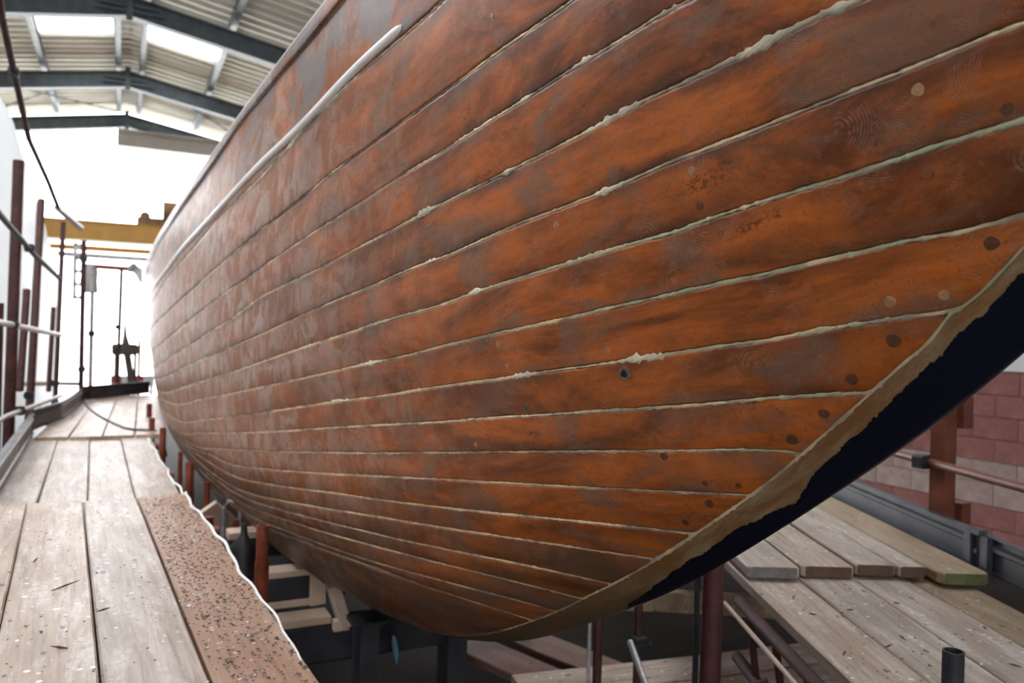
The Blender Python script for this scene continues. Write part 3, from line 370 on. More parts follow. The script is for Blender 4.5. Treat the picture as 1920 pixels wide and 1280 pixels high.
filler('seam_filler', Yr, TR, 40, .0060, np.clip((.95-Yr)/.12, 0, 1), 0*Yr)
# stem
Ys = np.concatenate([np.arange(-.58, .6, .03), np.arange(.6, 2.2, .01), np.arange(2.2, 3.4, .04), np.arange(3.4, 14.5, .3)])
PB = Sp([-.6, .6, .79, .94, 1.02, 1.08, 1.13, 1.19, 1.25, 1.36, 1.5, 1.6, 1.7, 1.85, 15], [.15, .17, .20, .26, .33, .40, .60, .50, .38, .38, .45, .60, .8, 1.3, 1.5])
vv = np.concatenate([[0, 0], np.linspace(.03, .8, 14), np.linspace(.83, 1, 10)]); tr = TR(Ys); l = .0028/np.linalg.norm(St(Ys, tr), axis=-1)
T = (tr+l)[:, None]+(1-tr-l)[:, None]*vv; YY = np.repeat(Ys[:, None], len(vv), 1); O = np.full(T.shape, -.0004); O[:, 0] = -.02
Pt = S(YY, T); Nn = Nrm(np.clip(YY, -.55, 14), np.minimum(T, .995)); Pt = Pt+Nn*(O*(1-vv**4))[..., None]
full = np.concatenate([Pt, (Pt*np.array([-1, 1, 1])+np.array([2*CL, 0, 0]))[:, -2::-1]], 1)
nv = len(vv)
for it in range(24):
    m = full.copy(); m[:, 1:-1] = (full[:, :-2]+2*full[:, 1:-1]+full[:, 2:])/4; wgt = np.zeros(full.shape[1]); wgt[nv-9:nv+8] = 1; full = full+(m-full)*wgt[None, :, None]
v2 = np.concatenate([vv, vv[-2::-1]]); pa = v2[None]-PB(Ys)[:, None]
so = par(grid_mesh('stem', full, M_stem, None, np.stack([np.repeat(Ys[:, None], len(v2), 1), np.repeat(v2[None]*.16, len(Ys), 0)], -1), {'paint': pa}))
so['label'] = 'bare timber stem with ragged blue-black paint along its outer face'
# far side, deck
Yd = np.arange(-.55, 14.6, .15); Td = np.linspace(0, .9, 24); YY, TT = np.meshgrid(Yd, Td, indexing='ij'); Pm = S(YY, TT); Pm[..., 0] = 2*CL-Pm[..., 0]
gr = TT*2.4; par(grid_mesh('far_topside', Pm, M_hull, None, np.stack([YY, gr], -1), {'edge': gr*0+.1}))
xs = S(Yd, 0*Yd); k = np.linspace(0, 1, 7); Dk = xs[:, None]*np.ones((1, 7, 1)); Dk[..., 0] = xs[:, None, 0]+2*(CL-xs[:, None, 0])*k; Dk[..., 2] -= .04-.05*np.sin(np.pi*k)[None]
par(grid_mesh('deck', Dk, M_boardg, None, np.stack([Dk[..., 1], Dk[..., 0]], -1)))
Tt = np.linspace(0, 1, 30); tl = S(14.5+0*Tt, Tt); tm = tl.copy(); tm[:, 0] = 2*CL-tm[:, 0]; par(grid_mesh('transom', np.stack([tl, tm], 1), M_hull, None, np.stack([np.stack([tl[:, 2], tl[:, 0]], -1), np.stack([tl[:, 2], tm[:, 0]], -1)], 1), {'edge': np.full((30, 2), .1)}))
# keel-shaped block added unseen under the hull to stop light
mb = MB(); yk = np.linspace(4.4, 12.2, 20); vk = []
for y in yk:
    q = (y-4.4)/7.8; hw = .04+.16*math.sin(math.pi*min(1, q*1.05+.02))**.6 if 0 < q < .95 else .03; zt = CAMZ+float(ZK(y))+.05; zb = .12+.35*max(0, 1-q*5)
    vk += [(CL-hw, y, zt), (CL-hw, y, zb+.05), (CL-hw*.6, y, zb), (CL+hw*.6, y, zb), (CL+hw, y, zb+.05), (CL+hw, y, zt)]
mb.add(vk, [(i*6+k, i*6+(k+1) % 6, (i+1)*6+(k+1) % 6, (i+1)*6+k) for i in range(19) for k in range(6)]+[tuple(range(6)), tuple(range(114, 120))]); par(mb.obj('keel_light_block', M_steel))
# white rubbing batten
Bf = Sp([a for a, b in BATTEN]+[14.5], [b for a, b in BATTEN]+[.19]); Y = np.concatenate([np.arange(2.12, 4, .02), np.arange(4, 14.4, .1)]); an = np.linspace(-.12*math.pi, 1.12*math.pi, 11)
t0 = Bf(Y); L = np.linalg.norm(St(Y, t0), axis=-1); tap = np.sqrt(np.clip((Y-2.115)/.035, .02, 1)); hw = .0155
T = t0[:, None]+np.cos(an)[None]*(hw*tap/L)[:, None]; YY = np.repeat(Y[:, None], 11, 1); O = np.maximum(np.sin(an), -.2)[None]*.013*tap[:, None]
Pt = S(YY, T)+Nrm(YY, T)*O[..., None]; Pt = np.concatenate([Pt[:1]*0+Pt[:1].mean(1, keepdims=True), Pt], 0)
bo = par(grid_mesh('rubbing_batten', Pt, M_white)); bo['label'] = 'white half-round batten along the topside'
Yc = np.concatenate([np.arange(-.5, 4, .05), np.arange(4, 14.4, .2)]); mb = MB(); mb.tube((S(Yc, 0*Yc)+Nrm(Yc, 0*Yc+.002)*.006).tolist(), .007, 8); co = par(mb.obj('sheer_highlight', M_white, None, True)); co['label'] = 'thin white strip along the sheer standing in for its highlight'  # white tube added as a painted highlight on the sheer edge
# plugs over the fastenings
def disc(Y, t, r, h, mat, name, parent, r0=0., n=18, dep=None):
    c = S(Y, t); nn = Nrm(Y, t); d = St(Y, t); d /= np.linalg.norm(d); e = np.cross(nn, d); an = np.arange(n)*2*math.pi/n
    ring = lambda rr, hh: [c+nn*hh+(d*math.cos(q)+e*math.sin(q))*rr*(1+.05*math.sin(3*q+Y*40)) for q in an]
    m = MB()
    if dep is None:
        v = ring(r, -.004)+ring(r*.98, h)+ring(r*.55, h+.0003)+[c+nn*(h+.0004)]; k = 3
    else: v = ring(r, -.001)+ring(r*.97, h)+ring(r0, h*1.2)+ring(r0*.9, h*.4)+[c+nn*(h*.4)]; k = 4
    f = [(a*n+j, a*n+(j+1) % n, (a+1)*n+(j+1) % n, (a+1)*n+j) for a in range(k-1) for j in range(n)]+[((k-1)*n+j, (k-1)*n+(j+1) % n, k*n) for j in range(n)]
    mi = 0; m.add(v, f)
    if dep is not None: m.mi = [0]*(2*n)+[1]*(len(f)-2*n)
    o = m.obj(name, mat, None, True); o.parent = parent if parent else boat
    if parent is boat: o.matrix_parent_inverse = BI
    return o
pal = {'l': M_bl, 'm': M_bm, 'd': M_bd, 'b': M_bb}
for Y, t, r, k in BUNG:
    p = plank_at(Y, t)
    if k == 'h':
        o = disc(Y, t, .0155, .0036, [M_grey_ring, M_hole], 'plug_hole', p, .0085, dep=1); o['label'] = 'open fastening hole in a grey ring'
    else: disc(Y, t, r*.001*.92, .0022 if k in 'l' else .0019, pal[k], 'wooden_plug', p)
# ------------------------------------------------------------------ shed shell
m = MB(); m.add([(-9, -12, 0), (9.5, -12, 0), (9.5, 22.6, 0), (-9, 22.6, 0), (-9, -12, -.2), (9.5, -12, -.2), (9.5, 22.6, -.2), (-9, 22.6, -.2)], [(0, 1, 2, 3), (7, 6, 5, 4), (0, 4, 5, 1), (1, 5, 6, 2), (2, 6, 7, 3), (3, 7, 4, 0)])
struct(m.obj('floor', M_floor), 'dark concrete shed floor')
m = MB(); m.box((0, 60, -.13), (80, 37.4, .1)); struct(m.obj('ground', M_out), 'pale yard outside the open shed end')
def roofz(x): return 7.5-.17*abs(x)
RY = [22.2, 18.5, 14.3, 10.1, 5.9, 1.7, -2.5, -6.7, -11]
ceil = empty('ceiling', (0, 6, 7.5)); struct(ceil, 'pale corrugated roof sheeting over the shed')
cache = {}
def sheet(x0, x1, y0, y1, name='roof_sheet', mat=None, parent=ceil):
    per = .30; n = max(2, int(round((y1-y0)/per*6))); ys = np.linspace(0, y1-y0, n+1); zz = 0.055*np.clip(np.sin((ys+y0)/per*2*math.pi)*2.2, -1, 1)
    P = np.zeros((n+1, 2, 3)); P[:, :, 1] = (ys+y0)[:, None]; P[:, 0, 0] = x0; P[:, 1, 0] = x1; P[:, 0, 2] = roofz(x0)+zz; P[:, 1, 2] = roofz(x1)+zz
    o = grid_mesh(name, P, mat or M_sheet, None, smooth=False)
    md = o.modifiers.new('thickness', 'SOLIDIFY'); md.thickness = .004
    if parent: o.parent = parent; o.matrix_parent_inverse = Matrix.Translation(-Vector(parent.location))
    return o
wn = 0
for k in range(len(RY)-1):
    y1, y0 = RY[k]+(1.0 if k == 0 else 0), RY[k+1]
    for sx in (-1, 1):
        X = lambda a: a*sx
        sheet(X(0), X(.27), y0, y1); sheet(X(1.55), X(3.1), y0, y1); sheet(X(4.65), X(7.7), y0, y1)
        if k == 1 or (k in (3, 4) and sx < 0) or (k == 4 and sx > 0):  # nearer bays: unseen roof lights added to brighten walkway, hull and platform
            q0, q1 = y0+(1.45 if k == 1 else .25), y0+(2.65 if k == 1 else 3.95)
            for xa, xb in ([(.27, 1.55)] if k == 1 else [(.27, 1.55), (3.1, 4.65)] if sx < 0 else [(3.1, 4.65)]):
                sheet(X(xa), X(xb), y0, q0); sheet(X(xa), X(xb), q1, y1); wn += 1
                mm = MB(); zz = [roofz(xa)+.02, roofz(xb)+.02]
                mm.add([(X(xa), q0, zz[0]), (X(xb), q0, zz[1]), (X(xb), q1, zz[1]), (X(xa), q1, zz[0])], [(0, 1, 2, 3)]); w = mm.obj('window_%d' % wn, M_sky); struct(w, 'translucent roof light between purlins, nearer bays added unseen for light')
            if k == 1: sheet(X(3.1), X(4.65), y0, y1)
            elif sx > 0: sheet(X(.27), X(1.55), y0, y1)
        else: sheet(X(.27), X(1.55), y0, y1); sheet(X(3.1), X(4.65), y0, y1)
# rafters: two sloping I-section arms and an apex plate
nmr = ['nearest the yard under the gable sheets', 'in the middle of the visible roof', 'nearest the camera and lit from the right']
for k, y in enumerate(RY[:3]):
    r = empty('steel_rafter', (0, y, 6.9))
    if k < 3: tag(r, 'dark blue-grey steel roof rafter '+nmr[k], 'beam', 'roof rafters')
    else: tag(r, 'dark steel roof rafter overhead out of the picture', 'beam', 'rafters out of view')
    for sx in (-1, 1):
        mb = MB(); a = Vector((0, 0, .13)); b = Vector((7.4*sx, 0, .13-.17*7.4)); d = (b-a); Lh = d.length/2; ang = math.atan2(d.z, abs(d.x))*sx*-1
        R = Matrix.Rotation(ang, 3, 'Y'); c = (a+b)/2
        for dz, hw, hz in ((.15, .09, .012), (-.15, .09, .012), (0, .008, .15)): mb.box(c+R @ Vector((0, 0, dz)), (Lh, hw, hz), R)
        o = mb.obj('rafter_arm', M_raf); o.parent = r
    mb = MB(); mb.box((0, -.1, .12), (.05, .012, .24)); mb.box((0, -.1, .03), (.5, .01, .02)); mb.box((0, -.1, .12), (.42, .01, .018)); o = mb.obj('apex_plate', M_raf); o.parent = r
pn = {-.22: 'just left of the ridge', .22: 'just right of the ridge', -1.55: 'left of the left roof light', 1.55: 'right of the right roof light', -3.1: 'second out on the left slope', 3.1: 'second out on the right slope', -4.65: 'third out on the left slope', 4.65: 'third out on the right slope'}
for x in pn:
    mb = MB(); z = roofz(x)-.13
    mb.box((x, 5.6, z), (.012, 16.6, .10)); mb.box((x+.04, 5.6, z+.09), (.05, 16.6, .010)); mb.box((x+.04, 5.6, z-.09), (.05, 16.6, .010))
    o = mb.obj('roof_purlin', M_purl); tag(o, 'grey steel roof purlin '+pn[x], 'beam', 'roof purlins')
for i, (a, b, lb) in enumerate([((-3.1, 18.6, 6.72), (-.2, 22.0, 7.2), 'rising towards the ridge on the left slope'), ((-.4, 18.6, 7.15), (-3.0, 22.0, 6.72), 'falling leftwards away from the ridge'), ((.2, 18.6, 7.2), (3.0, 22.0, 6.75), 'on the right slope by the ridge')]):
    mb = MB(); mb.tube([a, b], .014, 6); tag(mb.obj('bracing_rod', M_steel), 'thin steel bracing rod '+lb, 'rod', 'roof bracing rods')
mb = MB(); mb.bbox((2.9, 21.5, 6.42), (3.1, .22, .2), .02); mb.box((2.9, 21.24, 6.585), (3.1, .035, .03)); h = mb.obj('door_housing', M_greyp); tag(h, 'long pale grey door housing hanging under the far gable', 'panel')
# end wall behind the camera, added unseen to cut light, with a gap at left
m = MB(); m.box((1.2, -12, 3.2), (6.5, .1, 3.2)); m.box((-6.5, -12, 5.5), (1.2, .1, .8)); struct(m.obj('wall_back_added', M_wallw), 'plain unseen end wall behind the camera, added to cut light')
# side walls
m = MB(); m.box((-7.75, 5.6, 3.15), (.1, 16.8, 3.15)); struct(m.obj('wall_left', M_wallw), 'plain pale left shed wall')
wr = MB(); wr.box((7.66, 5.6, 3.15), (.1, 16.8, 3.15)); wall = wr.obj('wall_right', M_mort); struct(wall, 'red painted blockwork shed wall with pale upper part')
mb = MB(); mb.box((7.545, 5.6, 4.05), (.02, 16.8, 2.35)); o = mb.obj('upper_lining', M_wallw, wall); o['label'] = 'white painted upper wall'
bm_ = {}
for mt, nm in ((M_block, 'r'), (M_band, 'b')):
    mb = MB(); mb.bbox((0, 0, 0), (.045, .2165, .1035), .004); o = mb.obj('block', mt, wall); bm_[nm] = o
used = set()
for r_ in range(8):
    z = -.02+.213*r_+.1065
    kind = 'b' if r_ in (2, 3) else 'r'
    for j in range(18):
        y = 2.4+.44*j+(.22 if r_ % 2 else 0)
        if kind not in used: o = bm_[kind]; used.add(kind)
        else: o = bm_[kind].copy(); COL.objects.link(o); o.parent = wall
        o.location = (7.54-random.uniform(0, .006), y, z)

# ------------------------------------------------------------------ scaffold boards
def board(x0, y0, x1, y1, w, z, th, mat, label, group, clip=0., wob=.004, mats2=None):
    """x,y: the board's centreline ends at its top face z"""
    p, q = Vector((x0, y0, 0)), Vector((x1, y1, 0)); d = q-p; L = d.length; ang = math.atan2(-d.x, d.y); n = 14; v = []; f = []
    for i in range(n+1):
        s = i/n; y = s*L; cw = w/2*(1+wob*3*(random.random()-.5)); e = 1.
        if clip and i in (0, n): cw -= clip
        if clip and i == 1: y = clip*1.2
        if clip and i == n-1: y = L-clip*1.2
        bz = .002*math.sin(s*7+x0*9); c = .005
        pr = [(-cw+c, -th), (cw-c, -th), (cw, -th+c), (cw, -c), (cw-c, 0), (-cw+c, 0), (-cw, -c), (-cw, -th+c)]
        v += [(x, y, zz+bz) for x, zz in pr]
    for i in range(n):
        f += [(i*8+k, (i+1)*8+k, (i+1)*8+(k+1) % 8, i*8+(k+1) % 8) for k in range(8)]
    f += [tuple(range(8)), tuple(range(n*8+7, n*8-1, -1))]
    m = MB(); m.add(v, f); m.mi[-2:] = [1, 1]; o = m.obj('scaffold_board', [mat, mats2 or M_end]); o.location = (x0, y0, z); o.rotation_euler.z = ang
    return tag(o, label, 'board', group)
M_boardd = board_mat('shaded_red_board', (.13, .055, .04), (.18, .085, .065), .1, .2)  # rusty board darkened to put the under-hull shade into its colour
ZD = CAMZ-.78
SL = -.055  # near boards run slightly left
def near(xs, lab, mat, y1=4.05, clip=.012): # xs = centre x at Y=2
    return board(xs-SL*1.2, .8, xs+SL*(y1-2), y1, .2105, ZD, .036, mat, lab, 'near walkway boards', clip)
near(-.350, 'walkway board at the bottom left corner, leftmost of the near boards', M_board, 4.09)
near(-.136, 'walkway board in the bottom left with splinters lying on it', M_board)
near(.080, 'pale smeared walkway board beside the red-dusted one', M_boardg, 4.03)
near(.298, 'red-dusted walkway board strewn with paint chips beside the hull', M_boardr, 4.08, .022)
for k, (xa, xb, y1, lab) in enumerate([(-.43, -.50, 6.70, 'leftmost board of the middle walkway stretch, along the kerb'), (-.222, -.30, 6.72, 'second board from the kerb on the middle walkway stretch'), (-.018, -.09, 6.45, 'third board from the kerb, right of the dark gap'), (.185, .105, 6.75, 'board of the middle walkway stretch nearest the hull')]):
    board(xa, 3.95, xb, y1, .200, ZD-.040, .036, M_boardg, lab, 'middle walkway boards', .01)
for k, (xa, xb, lab) in enumerate([(-.44, -.33, 'leftmost far walkway board along the kerb'), (-.22, -.13, 'far walkway board under the black cable'), (-.005, .08, 'third far walkway board from the kerb'), (.21, .29, 'far walkway board running close under the hull')]):
    board(xa, 6.55, xb, 10.4, .208, ZD-.018, .036, M_board, lab, 'far walkway boards', .01)
for y in (1.2, 2.6, 3.7, 5.2, 6.5, 8.3, 9.9):
    mb = MB(); z = ZD-.036-.04-.026; mb.tube([(-.72, y, z), (.40 if y < 5 else .30, y, z)], .024, 10); tag(mb.obj('scaffold_transom', M_red), 'red scaffold tube carrying the left walkway from below', 'tube', 'tubes under the walkway')
for x in (-.70, .36):
    for y in (1.2, 3.7):
        mb = MB(); mb.tube([(x, y+.06, 0), (x, y+.06, ZD-.05 if x > 0 else ZD+.1)], .024, 10); tag(mb.obj('scaffold_post', M_red), 'red scaffold post under the near walkway', 'tube', 'posts under the walkway')
# cord along the walkway edge
pts = []
for k in range(90):
    s = k/89; y = 1.75+s*4.7; x = np.interp(y, [1.7, 2.3, 2.8, 3.3, 3.75, 4.1, 5, 6.5], [.412, .382, .352, .335, .285, .292, .243, .178])+.006*math.sin(y*9)+.004*math.sin(y*23)
    pts.append((x+.004, y, (ZD if y < 4.08 else ZD-.040)+.004+.003*math.sin(y*13)-max(0, min(1, (2.5-y)))*.012))
mb = MB(); mb.tube(pts, [.003+.003*min(1, max(0, (p[1]-2.0)/1.2)) for p in pts], 8); tag(mb.obj('edge_cord', M_cord, None, True), 'wavy white cord lying along the walkway edge beside the hull', 'cord')
cp = [(-.36, 9.75, ZD+.02), (-.30, 9.0, ZD), (-.20, 8.2, ZD), (-.08, 7.5, ZD), (.03, 7.0, ZD), (.10, 6.85, ZD), (.18, 6.8, ZD), (.27, 6.75, ZD-.02), (.33, 6.72, ZD-.2)]
cs = [Sp(range(len(cp)), [p[k] for p in cp]) for k in range(3)]; cpp = [tuple(float(c(q)) for c in cs) for q in np.linspace(0, len(cp)-1, 60)]; mb = MB(); mb.tube([(a, b, c-.012) for a, b, c in cpp], .009, 8); tag(mb.obj('power_cable', M_cable, None, True), 'black cable looping across the far walkway boards', 'cable')
for i, (x, y, rz, l, lab) in enumerate([(-.135, 2.72, 1.0, .085, 'longest dark wood splinter on the left walkway'), (-.03, 2.45, 1.3, .035, 'small splinter on the walkway near the board gap'), (-.12, 2.2, -1.2, .04, 'dark splinter lower down the left walkway'), (-.24, 3.05, .3, .04, 'short dark splinter near the left picture edge')]):
    mb = MB(); a = Vector((math.sin(rz), math.cos(rz), .12)); p = Vector((x, y, ZD+.005)); mb.tube([p-a*l/2, p, p+a*l/2], [.0012, .0032, .0008], 5); tag(mb.obj('wood_splinter', M_splint), lab, 'splinter', 'splinters on the left walkway')
# loose paint chips (uncountable)
def chips(name, n, fn, mats, wts, label, smin, smax):
    m = MB()
    for k in range(n):
        x, y, z = fn(); s = random.uniform(smin, smax)*random.choice((.6, .8, 1, 1, 1.4)); a = random.uniform(0, 6.28); e = random.uniform(.35, 1); tl = random.uniform(-.4, .4); mi = random.choices(range(len(mats)), wts)[0]
        c, d = math.cos(a), math.sin(a); q = [(-s, -s*e*.6), (s, -s*e), (s*.7, s*e), (-s*.8, s*e*.7)]
        v = [(x+c*u-d*w, y+d*u+c*w, z+.0012+.5*tl*u+abs(tl)*s*.5+hh) for hh in (0, .0012) for u, w in q]
        m.add(v, [(3, 2, 1, 0), (4, 5, 6, 7), (0, 1, 5, 4), (1, 2, 6, 5), (2, 3, 7, 6), (3, 0, 4, 7)], mi)
    o = m.obj(name, mats); o['kind'] = 'stuff'; o['label'] = label; o['category'] = 'debris'; return o
def on_near(xc, w):
    def f():
        y = 1.5+2.5*random.random(); return (xc+SL*(y-2)+w*(random.random()-.5), y, ZD+.001)
    return f
M_chipd = plain('dark_chip', (.02, .022, .025), (.06, .055, .055), 60, .5); M_chipw = plain('pale_chip', (.66, .68, .69), (.8, .8, .8), 60, .35); M_chipb = plain('brown_chip', (.10, .05, .03), (.18, .09, .05), 60, .6)
chips('paint_chips', 1500, on_near(.298, .195), [M_chipd, M_chipw, M_chipb], [7, 1, 2], 'dark paint chips scattered on the red-dusted walkway board', .0014, .0046)
chips('paint_chips', 500, on_near(-.03, .62), [M_chipd, M_chipw, M_chipb], [4, 5, 2], 'sparse pale paint chips on the near walkway boards', .0010, .0032)
def on_mid():
    y = 4.1+2.3*random.random(); return (-.13+.6*(random.random()-.4), y, ZD-.039)
chips('paint_chips', 160, on_mid, [M_chipd, M_chipw], [1, 3], 'pale chips on the middle walkway boards', .002, .005)

# ------------------------------------------------------------------ left guard rail scaffold
def tubeo(name, pts, r, mat, label, cat='tube', group=None, wall=None, clips=(), sleeve=None):
    mb = MB(); mb.tube(pts, r, 14, 0, wall); o = mb.obj(name, mat, None, True); tag(o, label, cat, group)
    for c in clips:
        k = MB(); k.bbox(c, (.034, .026, .03), .008); k.tube([(c[0]+.045, c[1]-.02, c[2]), (c[0]-.04, c[1]-.02, c[2])], .008, 6); q = k.obj('coupler', M_steel); q.parent = o
    if sleeve:
        k = MB(); k.tube(sleeve, r*1.16, 14, 0, .004); q = k.obj('sleeve', mat, None, True); q.parent = o
    return o
def toe(p, q, h, mat, label, group, parent=None, flip=1, th=.012):
    """ribbed steel toe board standing on the line p-q"""
    p, q = Vector(p), Vector(q); d = (q-p); L = d.length; y = d.normalized(); x = y.cross(Vector((0, 0, 1))).normalized()*flip
    prof = [(0, 0), (-.012, .004), (-.012, h*.09), (0, h*.12), (0, h*.58), (-.014, h*.64), (-.014, h*.74), (0, h*.8), (0, h*.95), (-.018, h*.97), (-.018, h), (th, h), (th, 0)]
    n = len(prof); v = [e+x*a+Vector((0, 0, b)) for e in (p, q) for a, b in prof]; f = [(i, (i+1) % n, (i+1) % n+n, i+n) for i in range(n)]+[tuple(range(n)), tuple(range(2*n-1, n-1, -1))]
    o = MB().add(v, f).obj('toe_board', mat); tag(o, label, 'toe board', group); return o
RS = .0242
tubeo('scaffold_post', [(-.75, 6.92, 0), (-.75, 7.30, 3.17)], .040, M_dred, 'thick dark red guard-rail post nearest the left edge', group='guard-rail posts', wall=.006)
tubeo('scaffold_post', [(-.80, 6.75, .0), (-.81, 6.85, 2.05)], .036, M_dred, 'short dark red post stub at the far left edge', group='guard-rail posts', wall=.006)
tubeo('scaffold_post', [(-.695, 7.55, 0), (-.71, 8.75, 3.08)], .034, M_dred, 'dark red guard-rail post second from the left edge', group='guard-rail posts', wall=.005, clips=[(-.70, 7.9, 1.30)])
tubeo('scaffold_post', [(-.752, 7.75, 1.35), (-.745, 8.05, 2.20)], .030, M_dred, 'short sleeve tube beside the second guard-rail post', group='guard-rail posts', wall=.005)
tubeo('scaffold_post', [(-.585, 8.85, 0), (-.60, 10.0, 3.02)], .026, M_dred, 'thin dark red guard-rail post before the cable end', group='guard-rail posts', wall=.004, clips=[(-.59, 9.05, 1.33), (-.59, 9.3, 1.12)])
tubeo('scaffold_post', [(-.635, 9.05, 1.25), (-.63, 9.35, 2.08)], .024, M_dred, 'short sleeve tube beside the third guard-rail post', group='guard-rail posts', wall=.004)
tubeo('scaffold_post', [(-.37, 9.5, 0), (-.38, 9.55, 2.80)], .026, M_dred, 'slender dark post at the walkway corner', group='far scaffold posts', clips=[(-.37, 9.5, 1.45), (-.375, 9.52, 2.6)])
tubeo('scaffold_post', [(-.30, 9.9, 0), (-.302, 9.95, 2.56)], .024, M_galv, 'slender grey pole beside the corner post', group='far scaffold posts', clips=[(-.30, 9.9, 1.82), (-.30, 9.9, 1.16)])
tubeo('scaffold_post', [(-.05, 10.75, 0), (-.02, 10.75, 2.58)], .022, M_dred, 'thin dark pole on the far end of the walkway', group='far scaffold posts', clips=[(-.04, 10.75, 1.9), (-.045, 10.75, 1.62)])
tubeo('scaffold_post', [(.20, 11.2, 0), (.205, 11.2, 1.75)], .018, M_red, 'short red post at the far end against the hull', group='far scaffold posts')
tubeo('guard_rail', [(-.70, 5.3, 4.05), (-.72, 5.95, 3.83), (-.70, 7.45, 3.38)], .022, M_dred, 'red-brown top rail slanting down from the upper left corner', group='guard rails', clips=[(-.715, 6.55, 3.65)])
tubeo('guard_wire', [(-.70, 7.45, 3.38), (-.64, 8.5, 3.22), (-.585, 9.0, 3.05)], .020, M_steel, 'thin wire joining the two top rails', 'wire')
tubeo('guard_rail', [(-.60, 9.0, 3.05), (-.42, 9.75, 2.95)], .030, M_galv, 'short pale top rail above the crane beam', group='guard rails')
tubeo('guard_rail', [(-.70, 5.4, 2.60), (-.70, 5.95, 2.58), (-.655, 7.6, 2.47), (-.575, 9.4, 2.37)], .020, M_steel, 'dark middle rail falling past the guard-rail posts', group='guard rails', clips=[(-.665, 7.3, 2.50)])
tubeo('guard_rail', [(-.71, 5.4, 1.92), (-.70, 6.0, 1.91), (-.565, 9.5, 1.80)], .021, M_galv, 'pale silvery knee rail across the left posts', group='guard rails', clips=[(-.68, 6.5, 1.90)])
tubeo('guard_rail', [(-.66, 5.4, 1.32), (-.655, 6.0, 1.31), (-.50, 8.6, 1.24)], .017, M_galv, 'lowest pale rail just above the toe boards', group='guard rails', clips=[(-.63, 6.5, 1.30)])
toe((-.53, 4.3, ZD-.04), (-.59, 6.93, ZD-.04), .16, M_toel, 'long grey metal toe board at the left picture edge', 'left toe boards', flip=-1)
toe((-.60, 7.0, ZD-.02), (-.455, 7.85, ZD-.02), .15, M_toe, 'short ribbed toe board bending towards the corner', 'left toe boards', flip=-1)
toe((-.45, 7.9, ZD-.02), (-.365, 9.45, ZD-.02), .15, M_toel, 'pale toe board running to the corner post', 'left toe boards', flip=-1)
toe((-.36, 9.8, ZD-.02), (.32, 10.75, ZD-.02), .15, M_toe, 'dark toe board closing the far end of the walkway', 'left toe boards', flip=-1)
board(-1.02, 9.74, -.40, 9.78, .20, 1.30, .036, M_boardw, 'board resting across behind the left guard-rail posts', 'boards beyond the rail')
# sheeted boat on the left
m = []
for k in range(44):
    s = k/43; y = 8.9+s*6.6; top = 4.75-1.0*s; xr = -.93-.03*s; ed = .25+.75*math.sqrt(min(1, s/.10)) if s < .1 else 1.
    pr = [(xr-.12, .25), (xr-.02, 1.0), (xr, 1.9), (xr, 2.6), (xr-.02, top-1.25), (xr-.06, top-.85), (xr-.17, top-.48), (xr-.38, top-.2), (xr-.75, top-.04), (xr-1.5, top+.05), (xr-2.4, top), (xr-3.0, top-.5), (xr-3.2, top-1.4), (xr-3.2, .25)]
    row = []
    for j, (a, b) in enumerate(pr):
        w = .035*math.sin(y*3.1+j*.8)+.025*math.sin(y*7.7+b*2.3)+.02*math.sin(b*9+y*2)
        cx, cz = xr-1.6, 2.4; row.append((cx+(a-cx)*ed+w*(.6 if j else .3), y, cz+(b-cz)*(ed if b > cz else 1)))
    m.append(row)
tarp = grid_mesh('sheeted_boat', np.array(m), M_plastic); tag(tarp, 'boat wrapped in white plastic sheeting behind the left scaffold', 'covered boat')
sd = tarp.modifiers.new('smooth', 'SUBSURF'); sd.levels = sd.render_levels = 1
mb = MB(); mb.add(m[0], [tuple(range(len(m[0])))]); o = mb.obj('end_sheet', M_plastic); o.parent = tarp
# far end: crane beam, hoist, small scaffold items
M_hoist = plain('hoist_paint', (.16, .085, .04), (.30, .16, .05), 6, .6)
cb = empty('crane_beam', (0, 16, 3.4)); tag(cb, 'yellow overhead crane girder across the far shed end', 'crane')
def kid(mb, name, mat, p, sm=False): o = mb.obj(name, mat, None, sm); o.parent = p; o.matrix_parent_inverse = Matrix.Translation(-Vector(p.location)); return o
mb = MB(); mb.box((0, 16, 3.575), (7.4, .16, .165)); mb.box((0, 16, 3.735), (7.4, .2, .012)); mb.box((0, 16, 3.415), (7.4, .2, .012)); kid(mb, 'girder', M_yel, cb)
mb = MB(); mb.box((0, 17, 3.36), (7.4, .1, .045)); kid(mb, 'lower_rail', M_yel, cb)
mb = MB(); mb.box((.75, 16, 3.81), (.55, .2, .07)); mb.tube([(.62, 15.8, 4.02), (1.15, 15.8, 4.02)], .17, 16); mb.tube([(.33, 15.85, 3.9), (.33, 16.2, 3.9)], .09, 14); mb.box((1.0, 16, 3.9), (.3, .18, .2)); kid(mb, 'hoist_trolley', M_hoist, cb)
tubeo('cross_tube', [(-.78, 12, 2.84), (.42, 12, 2.83)], .034, M_galv, 'grey horizontal tube below the crane girder', group='far cross tubes')
tubeo('cross_tube', [(-.40, 10.2, 2.58), (.04, 10.2, 2.57)], .028, M_red, 'short red horizontal tube at the far scaffold', group='far cross tubes')
mb = MB()
for z in np.linspace(2.2, 2.75, 5): mb.box((-.415, 9.6, z), (.045, .018, .018))
mb.box((-.46, 9.6, 2.48), (.018, .018, .30)); mb.box((-.372, 9.6, 2.48), (.012, .012, .30)); tag(mb.obj('ladder_frame', M_galv), 'small grey ladder frame beside the corner post', 'ladder')
mb = MB(); v = []
for i in range(9):
    s = i/8
    for k in range(10): a = k*math.pi/5; r = .055+.035*math.sin(s*2.6); v.append((-.34+r*math.cos(a)+.01*math.sin(i), 10.2+.6*r*math.sin(a), 2.605-.33*s))
